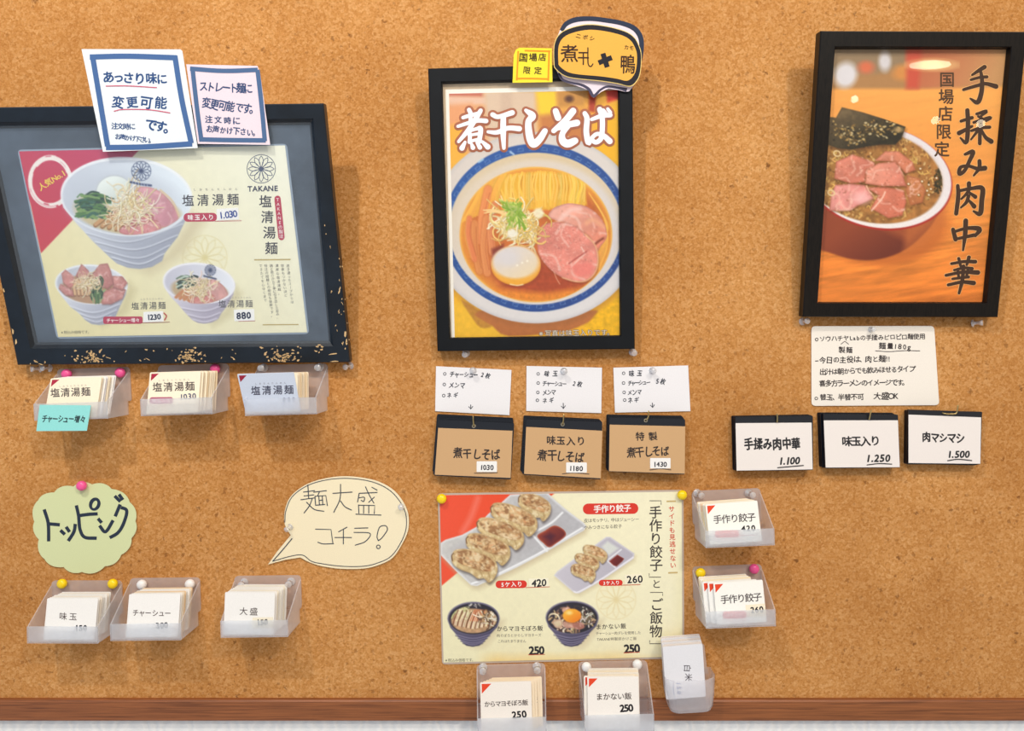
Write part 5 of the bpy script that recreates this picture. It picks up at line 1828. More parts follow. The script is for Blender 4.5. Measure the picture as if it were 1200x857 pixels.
tag(gs, 'laminated cream and red gyoza and rice bowl menu pinned by two yellow pins', 'menu')
sticker(gs, PG, [(619.6, 678.4), (642.6, 677.2), (643.4, 687.4), (620.2, 688)], (250, 242, 214), h,
        lambda m, hh: ink_text(m, PG, '420', (626, 683.2), (637.4, 682.4), 11.6, (36, 34, 40), hh, 0.028, 0.3, 6, slant=0.1))
sticker(gs, PG, [(731.6, 673.4), (752.4, 672.2), (753, 684), (732, 685)], (250, 240, 210), h,
        lambda m, hh: ink_text(m, PG, '260', (737.4, 679), (750, 678.2), 11.6, (36, 34, 40), hh, 0.026, 0.2, 7))
pin(517.4, 585, 0.0006, 'yellow', 'yellow ball pin at the upper corner of the gyoza menu, by its red area', mid=0.0065)
pin(799.8, 580.6, 0.0006, 'yellow', 'yellow ball pin at the upper corner of the gyoza menu, by the card holder', mid=0.0065, axis=(0.12, -1, 0))

# ================================================================== signs cut from card
PS = flat(0.0016)
K = lambda Q: cr(Q, 30, 555, 6.857)
val = [(232, 152), (385, 105), (535, 88), (692, 125), (838, 232), (884, 385), (852, 520), (768, 655), (640, 745), (455, 792), (308, 752), (155, 688), (108, 530), (72, 388), (104, 215)]
ctr = np.array([478, 440])
P = []
for i in range(len(val)):
    a, b = np.array(val[i], float), np.array(val[(i + 1) % len(val)], float)
    m = (a + b) / 2
    nrm = (m - ctr) / np.linalg.norm(m - ctr)
    L_ = np.linalg.norm(b - a)
    for t in np.linspace(0, 1, 9)[:-1]:
        P.append(a * (1 - t) + b * t + nrm * L_ * 0.17 * math.sin(math.pi * t) ** 0.8)
mb = MB()
h = sheet(mb, PS, K(P), 0.0005, (217, 222, 170))
MK = (44, 54, 70)
for P in ([(152, 288), (184, 400), (188, 545)], [(195, 405), (278, 412)], [(282, 456), (318, 490)], [(328, 428), (356, 470)], [(402, 405), (390, 470), (345, 542)],
          [(410, 256), (428, 340), (440, 450), (478, 512), (574, 520)], [(435, 338), (510, 328), (582, 324)], [(584, 362), (614, 396)], [(596, 418), (645, 468), (706, 376)],
          [(762, 248), (722, 345)], [(768, 272), (815, 300), (790, 400), (745, 475), (678, 516)], [(718, 180), (764, 226)], [(752, 168), (784, 212)]):
    ink_stroke(mb, PS, K(P), 3.9, MK, h, cap=False)
a_ = circ(558, 246, 46, 54, 20, 30)
b_ = circ(558, 248, 18, 32, 24, 30)
ink_ring(mb, PS, K(a_), K(b_), MK, h)
tag(mb.build('scalloped_sign', M['paper']), 'pale green cloud-shaped card with thick black toppings lettering under a pink pin', 'sign')
pin(95.2, 569.6, 0.0022, 'pink', 'pink ball pin at the top of the pale green cloud-shaped card', axis=(0.1, -1, 0.1))

K = lambda Q: cr(Q, 310, 555, 6.667)
mb = MB()
main = spline([(205, 482), (160, 400), (160, 290), (205, 180), (310, 95), (440, 46), (600, 22), (760, 32), (900, 66), (1015, 135), (1092, 235), (1126, 335), (1120, 450), (1070, 560), (1000, 660), (900, 712), (780, 742), (600, 745), (440, 722), (345, 690), (280, 656)], 4)
P = np.concatenate([main, [(160, 675), (28, 711), (100, 610)]])
h = sheet(mb, PS, K(P), 0.0005, (247, 232, 196))
GY = (70, 76, 84)
ink_stroke(mb, PS, K([(160, 380), (168, 292), (215, 185), (318, 104), (446, 58), (600, 38), (752, 47), (885, 80), (995, 145), (1075, 245), (1108, 340), (1102, 450), (1054, 560), (985, 650), (890, 697), (775, 724), (600, 724), (440, 703), (365, 684), (300, 638), (210, 645), (66, 685)]), 0.95, GY, h)
ink_stroke(mb, PS, K([(66, 685), (140, 600), (215, 510)]), 1.2, GY, h)
for P in ([(305, 145), (392, 134)], [(340, 90), (346, 195)], [(310, 175), (385, 167)], [(285, 205), (395, 190)], [(375, 195), (350, 255), (310, 308)], [(330, 225), (390, 280), (465, 295)],
          [(385, 146), (484, 134)], [(432, 140), (415, 176)], [(395, 178), (400, 248)], [(395, 178), (480, 172), (492, 250)], [(400, 248), (472, 242)], [(425, 178), (430, 242)], [(452, 176), (456, 242)], [(428, 210), (455, 208)],
          [(535, 155), (685, 145)], [(595, 85), (590, 200), (542, 303)], [(595, 215), (630, 260), (680, 285)],
          [(740, 155), (880, 148)], [(740, 155), (728, 222)], [(740, 190), (780, 186), (776, 218), (756, 210)], [(790, 105), (820, 170), (855, 232)], [(858, 185), (815, 225)], [(840, 108), (880, 130)],
          [(735, 245), (738, 310)], [(735, 248), (862, 250), (858, 312)], [(775, 250), (775, 310)], [(815, 250), (815, 310)], [(715, 318), (910, 325)],
          [(400, 435), (520, 438), (535, 545)], [(418, 537), (460, 550), (540, 548)], [(645, 420), (580, 455)], [(550, 500), (680, 500)], [(617, 440), (617, 550)],
          [(705, 428), (808, 425)], [(700, 460), (825, 468), (790, 530), (710, 560)], [(890, 525), (880, 490), (900, 420), (945, 408), (960, 440), (920, 500), (890, 525)]):
    sm = not (P[0] in ((735, 248), (400, 435), (395, 178)))
    ink_stroke(mb, PS, K(P), 1.15, GY, h, smooth=sm)
ink_stroke(mb, PS, K(circ(890, 573, 14, n=14)), 1.1, GY, h, closed=True)
tag(mb.build('speech_balloon_card', M['paper']), 'cream speech balloon card with thin outline and large-portion lettering', 'sign')
pin(337.6, 619.4, 0.0022, 'clear', 'clear push pin on the pointed side of the cream speech balloon card', axis=(-0.35, -1, -0.2), k=0.85)
pin(470, 594.6, 0.0022, 'clear', 'clear push pin at the rounded side of the cream speech balloon card', axis=(0.1, -1, 0.1), k=0.85)

# ================================================================== white list cards under the soba poster
PW = flat(0.0009)


def list_card(Q, rows, arrow, seed, label):
    mb = MB()
    h = sheet(mb, PW, Q, 0.0005, (240, 236, 236))
    c = (56, 60, 70)
    for (cx, cy, words) in rows:
        ink_stroke(mb, PW, circ(cx, cy, 1.5, 1.6, n=12), 0.75, c, h, closed=True)
        for s, a, b, z in words:
            ink_text(mb, PW, s, a, b, z * 1.14, c, h, 0.026, 0.6, seed + len(s), slant=0.12, sx=0.8)
    x, y0, y1 = arrow
    ink_stroke(mb, PW, [(x, y0), (x + 0.2, y1)], 0.9, c, h)
    ink_stroke(mb, PW, [(x - 2.2, y1 - 2.6), (x + 0.2, y1), (x + 2.4, y1 - 3)], 0.9, c, h, smooth=False)
    return tag(mb.build('note_card', M['paper']), label, 'note')


list_card([(511, 429.3), (599.4, 433.7), (597, 486.7), (510, 482)],
          [(521.3, 438.3, [('チャーシュー', (530, 438.6), (557.5, 439.6), 6.4), ('2枚', (565.6, 439.4), (571.8, 440.6), 6.6)]),
           (520.7, 450.7, [('メンマ', (529, 451.6), (541.8, 452.2), 6.6)]), (520, 463.7, [('ネギ', (526.6, 463.6), (534, 463.2), 6.2)])], (551.6, 474.6, 479.4), 1,
          'white list card with three handwritten lines, under the soba poster frame')
list_card([(617, 429), (705.4, 431), (704.6, 484.3), (616.7, 481.7)],
          [(630.6, 438.3, [('味玉', (640.8, 438), (650.8, 437.8), 7)]), (630.6, 449, [('チャーシュー', (638.4, 449.6), (661.6, 449.8), 6), ('2枚', (673, 449.4), (679.6, 450.2), 6.8)]),
           (630.3, 460, [('メンマ', (638.2, 460), (648.6, 459.8), 6.4)]), (629.7, 469.3, [('ネギ', (638.4, 469.6), (646.4, 469), 6.4)])], (660, 472.6, 478.8), 2,
          'white list card with four handwritten lines, middle of the three under the soba poster')
list_card([(718.7, 431), (806.3, 428.4), (809, 482), (720.6, 483.7)],
          [(730.7, 437.6, [('味玉', (740, 437.8), (749.6, 437.4), 7)]), (730.6, 449, [('チャーシュー', (738, 449.2), (759.4, 448.2), 6), ('5枚', (770.4, 446.6), (777, 447.2), 7)]),
           (731.3, 460, [('メンマ', (738, 460), (749, 459.4), 6.4)]), (732, 469, [('ネギ', (738.4, 469.2), (746, 468.6), 6.4)])], (764.4, 472.4, 477.6), 3,
          'white list card with four handwritten lines, third one, beside bare cork')
for (x, y, s) in ((554, 434.6, 'three-line white list card'), (661, 435.4, 'middle white list card'), (765.4, 434.8, 'third white list card, beside bare cork')):
    pin(x, y, 0.0014, 'clear', 'clear push pin holding the ' + s, k=0.9)

# big handwritten card
mb = MB()
h = sheet(mb, PW, rquad([(950.6, 382.4), (1094.4, 382), (1100.4, 475), (950.8, 475.8)], 5), 0.0006, (246, 236, 222))
c = (58, 50, 50)
K = lambda Q: cr(Q, 940, 370, 7.06)


def ln(s, a, b, z, sd):
    ink_text(mb, PW, s, K([a])[0], K([b])[0], z * 1.08, c, h, 0.024, 0.55, sd)


ln('ソウハチヤLabの手揉みピロピロ麺使用', (165, 192), (992, 172), 6.6, 1)
ln('製麺', (328, 284), (388, 284), 7.0, 2)
ln('麺量180g', (662, 250), (882, 258), 7.6, 3)
ln('今日の主役は、肉と麺!!', (168, 368), (718, 356), 7.6, 4)
ln('出汁は朝からでも飲みほせるタイプ', (170, 466), (906, 440), 7.2, 5)
ln('喜多方ラーメンのイメージです。', (166, 562), (852, 552), 7.6, 6)
ln('替玉、半替不可', (172, 676), (482, 672), 7.6, 7)
ln('大盛OK', (620, 664), (772, 662), 8.4, 8)
ink_stroke(mb, PW, K([(320, 236), (350, 212), (382, 236)]), 0.8, c, h, smooth=False)
ink_stroke(mb, PW, K([(605, 292), (720, 298), (850, 290), (970, 292)]), 0.8, c, h)
ink_stroke(mb, PW, K([(108, 376), (130, 375)]), 1.0, c, h)
for q in ((118, 198), (115, 685)):
    ink_stroke(mb, PW, circ(*K([q])[0], 1.6, n=12), 0.8, c, h, closed=True)
tag(mb.build('note_card', M['paper']), 'large cream rounded card with six lines of handwriting under the wood-grained frame', 'note')
pin(1022.4, 386.2, 0.0015, 'clear', 'clear push pin at the top middle of the large cream handwritten card', k=0.75)

# pins the frames stand on
for (x, y, ax, lab) in ((41.6, 432.4, (-0.5, -1, 0.0), 'clear push pin under the wide chipped frame, nearer its outer corner'),
                        (53.4, 431.6, (-0.3, -1, 0.05), 'second clear push pin from the outer corner under the wide chipped frame'),
                        (407.4, 429.6, (-0.5, -1, -0.15), 'clear push pin under the inner lower corner of the wide chipped frame'),
                        (545.4, 415, (-0.1, -1, -0.15), 'clear push pin under the soba poster frame, above the three-line list card'),
                        (742.4, 413.4, (0.05, -1, -0.1), 'clear push pin under the soba poster frame corner beside bare cork'),
                        (943.4, 376.6, (0.2, -1, 0.05), 'clear push pin under the wood-grained frame corner beside bare cork'),
                        (1146, 378.6, (0.75, -1, 0.05), 'clear push pin under the wood-grained frame corner near the photo edge')):
    pin(x, y, 0.0, 'clear', lab, axis=ax, k=1.0)


# ================================================================== ticket bundles on hooks
def ticket(pl, Q, paper, face, draw=None, hole=None):
    """laminated ticket: dark sheet with a paper label below its punched band; Q: full card, paper: label corners (pixels)"""
    mb = MB()
    prism(mb, pl, pl.un(rquad(Q, 1.2, 2)), 0.0, 0.0006, (13, 18, 28))
    if paper is not None:
        prism(mb, pl, pl.un(paper), 0.00055, 0.0008, face)
        hh = 0.0008 + E1
    else:
        hh = 0.0006 + E1
    if hole is not None:
        a, b = circ(*hole, 2.3, n=18), circ(*hole, 1.3, n=18)
        ink_ring(mb, pl, a, b, (150, 140, 118), 0.0006 + E1)
        ink_poly(mb, pl, b, (14, 14, 18), 0.0006 + E1)
    if draw:
        draw(mb, pl, hh)
    return mb


def bundle(Q, paper, face, draw, rear, hole, label, grp, nback, seed, depth=0.0125, tilt=2.0, tiltback=0.6):
    """front ticket plus the ones behind it; rear: (dx, dy) in pixels by which the last one peeks out"""
    rnd = random.Random(seed)
    pl = lean((Q[0][0] + Q[1][0]) / 2, (Q[0][1] + Q[1][1]) / 2, depth, -tilt)
    o = ticket(pl, Q, paper, face, draw, hole).build('ticket_card', M['laminate'], origin=pl.w(pl.un([hole if hole else Q[0]]))[0])
    tag(o, label, 'ticket')
    d0 = 0.0016
    src = None
    for k in range(nback):
        t = (k + 1) / nback
        z = depth - (depth - d0) * t
        dx, dy = rear[0] * t, rear[1] * t
        jx, jy = (rnd.uniform(-0.6, 0.6), rnd.uniform(-0.4, 0.4)) if k < nback - 1 else (0, 0)
        pk = lean((Q[0][0] + Q[1][0]) / 2, (Q[0][1] + Q[1][1]) / 2, z, -tilt * (1 - t))
        Qk = np.array(Q, float) + np.array([dx + jx, dy + jy])
        a = rad(rnd.uniform(-1.0, 1.0) * tiltback)
        c0 = Qk.mean(0)
        Qk = c0 + (Qk - c0) @ np.array([[math.cos(a), math.sin(a)], [-math.sin(a), math.cos(a)]])
        pap = c0 + ((np.array(paper, float) + np.array([dx + jx, dy + jy])) - c0) @ np.array([[math.cos(a), math.sin(a)], [-math.sin(a), math.cos(a)]])
        pap[0] = pap[0] * 0.88 + pap[1] * 0.12
        pap[3] = pap[3] * 0.88 + pap[2] * 0.12
        o = ticket(pk, Qk, pap, face).build('ticket_card', M['laminate'], origin=pk.w(pk.un([Qk[0]]))[0])
        tag(o, 'dark ticket behind the front one of ' + grp, 'ticket', 'spare tickets behind the front one of ' + grp)


def hook(points, label):
    """bent brass hook: points as (px, py, depth)"""
    mb = MB()
    P = np.array([at(*p) for p in points])
    tube(mb, spline(P, 6), 0.00085, 10)
    o = mb.build('wire_hook', M['brass'], origin=P[0])
    tag(o, label, 'hook')


KR = (206, 164, 116)


def d_t1(m, pl, h):
    ink_text(m, pl, '煮干しそば', (537, 531), (580.6, 533.4), 13.8, (52, 40, 34), h, 0.026, 0.6, 2, sx=0.84)
    ink_stroke(m, pl, [(556, 554.6), (570, 554.4), (583, 554)], 1.0, (96, 76, 60), h)
    ink_poly(m, pl, rrect(558.6, 540.6, 582.4, 553.2, 1), (244, 240, 234), h + E1)
    ink_text(m, pl, '1030', (564.4, 547.6), (576.4, 547.8), 8.0, (50, 48, 56), h + 2 * E1, 0.035, 0.3, 3)


bundle([(513.8, 492), (602.6, 496), (598.8, 562), (508.4, 557.4)], [(513.6, 501.6), (600.6, 505), (598.4, 560.2), (509.6, 556.4)], KR, d_t1, (-1.4, -6.5), (555.3, 499.4),
       'brown ticket with a single line of handwriting, below the three-line list card', 'the one-line brown bundle', 5, 1)


def d_t2(m, pl, h):
    ink_text(m, pl, '味玉入り', (645.6, 516.4), (680.4, 517.2), 10.4, (52, 40, 34), h, 0.028, 0.6, 5)
    ink_text(m, pl, '煮干しそば', (636, 533.4), (679, 535.8), 13.4, (52, 40, 34), h, 0.026, 0.6, 6, sx=0.84)
    ink_stroke(m, pl, [(659, 555.4), (672, 554.2), (690, 555.6)], 1.0, (96, 76, 60), h)
    ink_poly(m, pl, rrect(663.4, 542, 687.6, 554, 1), (244, 240, 234), h + E1)
    ink_text(m, pl, '1180', (669, 548.8), (681, 549), 8.0, (50, 48, 56), h + 2 * E1, 0.035, 0.3, 7)


bundle([(616.8, 491.4), (705.8, 494.6), (703.8, 562), (613.4, 556.4)], [(616.6, 500.4), (705.8, 505), (703.8, 560.6), (614.2, 555.4)], KR, d_t2, (-3.6, -4.0), (659.3, 497.4),
       'brown ticket with two lines of handwriting, middle of the three brown bundles', 'the middle brown bundle', 6, 2)


def d_t3(m, pl, h):
    ink_text(m, pl, '特製', (749.8, 511.6), (765, 511.4), 10.2, (52, 40, 34), h, 0.026, 0.6, 9)
    ink_text(m, pl, '煮干しそば', (740, 530.6), (779, 528.6), 12.6, (52, 40, 34), h, 0.026, 0.6, 10, sx=0.84)
    ink_stroke(m, pl, [(761.4, 550.8), (774, 549.4), (786, 550.6)], 1.0, (96, 76, 60), h)
    ink_poly(m, pl, rrect(761.6, 536.8, 785.6, 549, 1), (244, 240, 234), h + E1)
    ink_text(m, pl, '1430', (767.4, 544), (779.4, 544.2), 8.0, (50, 48, 56), h + 2 * E1, 0.035, 0.3, 11)


bundle([(714.2, 489.4), (802.8, 491.6), (802.2, 556.2), (713, 552.8)], [(714.4, 497.8), (802.8, 499.8), (802.2, 555.2), (713.6, 552.2)], KR, d_t3, (-3.4, -4.0), (756.7, 492.8),
       'brown ticket with two lines and a short two-character heading, third brown bundle', 'the third brown bundle, beside bare cork', 6, 3)

WH = (240, 230, 222)
BK = (30, 28, 32)


def d_w1(m, pl, h):
    ink_text(m, pl, '手揉み肉中華', (877.4, 520.8), (932.6, 519.8), 15.0, BK, h, 0.036, 0.45, 2, sx=0.74)
    ink_text(m, pl, '1.100', (915.4, 540.2), (934.4, 539.6), 11.6, BK, h, 0.04, 0.2, 3, slant=0.22)
    ink_stroke(m, pl, [(911, 548.2), (925, 547), (941, 545.6)], 1.3, BK, h)


bundle([(861.4, 488.8), (952.4, 487.4), (952.6, 551), (862.8, 552.2)], [(861.8, 496), (950.8, 495.4), (952, 550.2), (863, 551.6)], WH, d_w1, (-4.4, -1.6), None,
       'white ticket with six bold characters, first of the three white bundles', 'the first white bundle, beside bare cork', 5, 4, tiltback=0.2)


def d_w2(m, pl, h):
    ink_text(m, pl, '味玉入り', (992, 517.6), (1025, 516.8), 11.8, BK, h, 0.036, 0.45, 5)
    ink_text(m, pl, '1.250', (1017.6, 537), (1040, 536.6), 11.6, BK, h, 0.04, 0.2, 6, slant=0.15)
    ink_stroke(m, pl, [(1015.6, 545), (1030, 543.4), (1044.4, 544)], 1.2, BK, h)


bundle([(964.6, 485.4), (1052, 486), (1054.2, 548.2), (966.8, 549)], [(965, 492.8), (1051.8, 492.7), (1054, 547.6), (967.3, 548)], WH, d_w2, (-7.0, -2.0), None,
       'white ticket with four bold characters, middle of the three white bundles', 'the middle white bundle', 7, 5, tiltback=0.3)


def d_w3(m, pl, h):
    ink_text(m, pl, '肉マシマシ', (1085, 512.4), (1124.6, 513.8), 12.6, BK, h, 0.036, 0.4, 8, sx=0.84)
    ink_text(m, pl, '1.500', (1112.6, 532.2), (1133, 532.2), 11.4, BK, h, 0.04, 0.2, 9, slant=0.15)
    ink_stroke(m, pl, [(1110, 540), (1122, 538.4), (1138, 539.8)], 1.3, BK, h)


bundle([(1064, 480.6), (1150.6, 482.6), (1148.6, 544.2), (1064.2, 543.6)], [(1064.3, 486), (1149.3, 489.3), (1148.3, 543.6), (1064.3, 542.7)], WH, d_w3, (-4.8, 0.6), None,
       'white ticket with five characters, in the white bundle nearest the photo edge', 'the white bundle nearest the photo edge', 7, 6, tiltback=1.6)
hook([(555, 497, -0.0035), (555, 497.4, 0.006), (555.3, 499.0, 0.0150), (554.6, 494, 0.0162), (554.4, 487.6, 0.0160)], 'brass wire hook through the punched hole of the one-line brown bundle')
hook([(659, 495, -0.0035), (659.2, 496, 0.006), (659.3, 497.0, 0.0150), (660.2, 492, 0.0162), (660.7, 485.8, 0.0160)], 'brass wire hook through the punched hole of the middle brown bundle')
hook([(756.6, 491, -0.0035), (756.6, 492, 0.006), (757.2, 492.6, 0.0150), (759.8, 488.6, 0.0162), (760.0, 481.6, 0.0160)], 'brass wire hook through the punched hole of the third brown bundle')
hook([(910.6, 491, -0.0035), (910.6, 492.4, 0.006), (910.7, 494.6, 0.0150), (910.9, 490, 0.0160), (910.5, 485.2, 0.0160)], 'brass wire hook on the six-character white ticket bundle')
hook([(1018, 488, -0.0035), (1018, 489.4, 0.006), (1018.6, 491.4, 0.0150), (1019.6, 487, 0.0162), (1021, 480.6, 0.0160)], 'brass wire hook on the middle white ticket bundle')
hook([(1103.6, 482.6, -0.0035), (1103.8, 483.4, 0.010), (1106, 484.6, 0.0150), (1112, 485.2, 0.0158), (1120, 484.8, 0.0164), (1121.8, 481, 0.0166), (1122.7, 474.8, 0.0164)], 'bent brass hook with a long arm on the white bundle nearest the photo edge')


# ================================================================== card holders
HB = 0.052          # how far a holder stands out from the board


class Holder:
    def __init__(s, TL, TR, d0, H, label, lip=0.0195, slim=0.05):
        p = flat(d0)
        a, b = p.w(p.un([TL, TR]))
        s.ex = (b - a) / np.linalg.norm(b - a)
        s.ey = np.array([0, -1.0, 0])
        s.ez = np.cross(s.ey, s.ex)
        if s.ez[2] < 0:
            s.ez = -s.ez
        s.W = np.linalg.norm(b - a)
        s.H, s.d0, s.slim, s.lip = H, d0, slim, lip
        s.o = a - s.ez * H
        s.label = label
        mb = MB()
        t = 0.0013
        hk = 0.0175         # step in the back
        G = lambda x, d, z: s.g(x, d, z)

        def slab(p8, mi=0):
            hexa(mb, [G(*q) for q in p8[:4]], [G(*q) for q in p8[4:]], col=(235, 235, 238), mi=mi)
        W = s.W
        # back plate above the step
        r = 0.005
        P = [(0, hk), (W, hk)] + [(W - r + r * math.cos(q), H - r + r * math.sin(q)) for q in np.linspace(0, math.pi / 2, 5)] + [(r + r * math.cos(q), H - r + r * math.sin(q)) for q in np.linspace(math.pi / 2, math.pi, 5)]
        n_ = len(P)
        V = [G(x, 0, z) for x, z in P] + [G(x, t, z) for x, z in P]
        mb.add(V, [range(n_ - 1, -1, -1), range(n_, 2 * n_)] + [(i, (i + 1) % n_, n_ + (i + 1) % n_, n_ + i) for i in range(n_)], col=(235, 235, 238))
        dn = 0.008
        slab([(t, 0.0002, hk - t), (W - t, 0.0002, hk - t), (W - t, dn, hk - t), (t, dn, hk - t), (t, 0.0002, hk), (W - t, 0.0002, hk), (W - t, dn, hk), (t, dn, hk)])
        slab([(t, dn, t), (W - t, dn, t), (W - t, dn + t, t), (t, dn + t, t), (t, dn, hk - t), (W - t, dn, hk - t), (W - t, dn + t, hk - t), (t, dn + t, hk - t)])
        slab([(t, dn, 0), (W - t, dn, 0), (W - t, HB - t, 0), (t, HB - t, 0), (t, dn, t), (W - t, dn, t), (W - t, HB - t, t), (t, HB - t, t)])
        # front lip
        slab([(0, HB - t, 0), (W, HB - t, 0), (W, HB, 0), (0, HB, 0), (0, HB - t, lip), (W, HB - t, lip), (W, HB, lip), (0, HB, lip)], 1)
        # side cheeks
        prof = [(t, H - 0.006), (0.004, H - 0.0065), (HB - t, lip), (HB - t, 0), (dn, 0), (dn, hk - t), (t, hk - t)]
        for x0 in (0, W - t):
            n2 = len(prof)
            V = [G(x0, d, z) for d, z in prof] + [G(x0 + t, d, z) for d, z in prof]
            mb.add(V, [range(n2 - 1, -1, -1), range(n2, 2 * n2)] + [(i, (i + 1) % n2, n2 + (i + 1) % n2, n2 + i) for i in range(n2)], col=(235, 235, 238))
        s.obj = mb.build('card_holder', [M['frosted'], M['frosted_lip']], origin=s.g(W / 2, 0, 0))
        tag(s.obj, label, 'card holder')

    def g(s, x, d, z):
        xx = s.W / 2 + (x - s.W / 2) * (1 - s.slim * d / HB)
        return s.o + s.ex * xx + s.ey * d + s.ez * z

    def front_card(s, TL, TR, dt, db, col, draw, label, zb=0.0022, thick=0.0005, name='menu_card'):
        """TL, TR: upper corners seen in the photo, dt/db: distance of its top/bottom edge from the board"""
        a, b = at(*TL, dt + s.d0), at(*TR, dt + s.d0)
        ztop = (a - s.o) @ s.ez
        v = s.ez * (ztop - zb) + s.ey * (dt - db)      # up the card
        pl = PL(a, b - a, v)
        hgt = np.linalg.norm(v)
        wid = np.linalg.norm(b - a)
        L = [(0, -hgt), (wid, -hgt), (wid, 0), (0, 0)]
        mb = MB()
        prism(mb, pl, np.array(rrect(0, -hgt, wid, 0, 0.0012, 2)), -thick, 0.0, col)
        if draw:
            draw(mb, pl, E1)
        o = mb.build(name, M['paper'], origin=pl.w([(wid / 2, -hgt)])[0])
        tag(o, label, 'card')
        s.pl, s.wid, s.hgt, s.dt, s.db = pl, wid, hgt, dt, db
        return o

    def spare(s, n, shift, d_last, cols, what, draw=None, rise=0.0, seed=1):
        """cards behind the front one; shift: sideways metres of the last, d_last: distance of the last from the board at its top"""
        rnd = random.Random(seed)
        pl0 = s.pl
        for k in range(n):
            t = (k + 1) / n
            dd = (s.dt - d_last) * t
            tl = rnd.uniform(-0.0008, 0.0008)
            o = pl0.o - s.ey * dd + pl0.u * (shift * t + tl) + pl0.v * rise * t
            v = pl0.v + s.ey * 0.10 * t * rnd.uniform(-0.4, 0.4)
            pk = PL(o, pl0.u, v)
            hg = s.hgt + rise * t * 0.9 - 0.0006
            mb = MB()
            prism(mb, pk, np.array(rrect(0, -hg, s.wid, 0, 0.0016, 2)), -0.0005, 0.0, cols[k % len(cols)])
            if draw:
                draw(mb, pk, E1, s.wid)
            ob = mb.build('menu_card', M['paper'], origin=pk.w([(s.wid / 2, -hg)])[0])
            tag(ob, 'spare card behind the front card in ' + what, 'card', 'spare cards in ' + what)


def corner_mark(col, w=0.0085, inset=0.0018):
    def f(mb, pl, h, wid=None):
        mb.add(pl.w([(inset, -inset), (inset, -inset - w), (inset + w * 1.02, -inset)], h), [(0, 1, 2)], col=col)
    return f


WHT = (242, 238, 232)
CRM = (246, 232, 206)
CREAM2 = (238, 222, 196)
TX = (76, 66, 66)
WINE = (170, 42, 66)
ORG_ = (232, 74, 42)

# --- three under the wide frame
h1 = Holder((67.4, 432.6), (152.7, 430), 0.0, 0.0575, 'frosted card holder under the wide frame with a turquoise label on its front')


def d(mb, pl, h):
    corner_mark(WINE)(mb, pl, h)
    ink_text(mb, pl, 'しおちんたんめん', (70.5, 453), (100.5, 451.4), 2.6, (150, 140, 132), h)
    ink_text(mb, pl, '塩清湯麺', (64.6, 460.6), (100.6, 459.2), 11.2, TX, h, 0.012)


h1.front_card((59.6, 443.6), (119.6, 442), 0.031, 0.0475, CRM, d, 'cream salt ramen card in the holder with the turquoise label')
h1.spare(7, 0.006, 0.012, [CRM, WHT, (238, 236, 238), CRM], 'the holder with the turquoise label', rise=0.001)
pin(77.6, 438.6, 0.0012, 'pink', 'pink ball pin half hidden by cards in the turquoise-labelled holder')
pin(140.4, 437, 0.0012, 'pink', 'pink ball pin in the upper corner of the holder with the turquoise label', k=1.0)
PT = lean(75, 490, HB + 0.0012, -2.0)
mb = MB()
h = sheet(mb, PT, [(46.6, 474.6), (106.8, 475.2), (102, 505), (42.7, 505.4)], 0.0003, (150, 224, 218))
ink_text(mb, PT, 'チャーシュー増々', (52.6, 490.8), (97.4, 491.4), 9.4, (46, 62, 66), h, 0.024, 0.35, 4, slant=0.15, sx=0.7)
tag(mb.build('sticky_note', M['paper']), 'turquoise handwritten label on the front of a frosted card holder', 'label')

h2_ = Holder((185.5, 428.4), (268.6, 426), 0.0, 0.0565, 'frosted card holder under the wide frame, middle of the upper three')


def d(mb, pl, h):
    corner_mark(WINE)(mb, pl, h)
    ink_text(mb, pl, 'しおちんたんめん', (187, 446), (221, 444.8), 2.6, (150, 140, 132), h)
    ink_text(mb, pl, '塩清湯麺', (184.4, 454), (222.6, 452.8), 11.6, TX, h, 0.012)
    pill(mb, pl, 175.4, 465.6, 203, 473.4, (176, 98, 122), h, -0.01, 3)
    ink_text(mb, pl, '味玉入り', (181, 469.8), (197, 469.4), 4.6, (236, 214, 220), h + E1, 0.02)
    ink_text(mb, pl, '1030', (212.6, 465.2), (227.4, 464.2), 9.0, (80, 84, 110), h, 0.03, 0.4, 3)


h2_.front_card((175.8, 436.6), (235.6, 434.8), 0.034, 0.0475, CRM, d, 'cream salt ramen card with a purple pill mark, in the middle upper holder')
h2_.spare(8, 0.0105, 0.012, [CRM, CREAM2, CRM, (230, 206, 170)], 'the middle upper holder', rise=-0.001, seed=2)
pin(251.8, 432.2, 0.0012, 'pink', 'pink ball pin in the upper corner of the middle upper holder')

h3_ = Holder((301, 428.2), (384.3, 426), 0.0, 0.0565, 'frosted card holder under the wide frame with a tilted bluish card')


def d(mb, pl, h):
    corner_mark(WINE)(mb, pl, h)
    ink_text(mb, pl, 'しおちんたんめん', (300, 449.8), (334, 448.8), 2.6, (140, 140, 150), h)
    ink_text(mb, pl, '塩清湯麺', (299.6, 458), (338.6, 456.8), 11.4, (74, 74, 96), h, 0.012)
    ink_text(mb, pl, '880', (333, 468.6), (344, 468), 7.0, (96, 106, 140), h, 0.03, 0.3, 3)


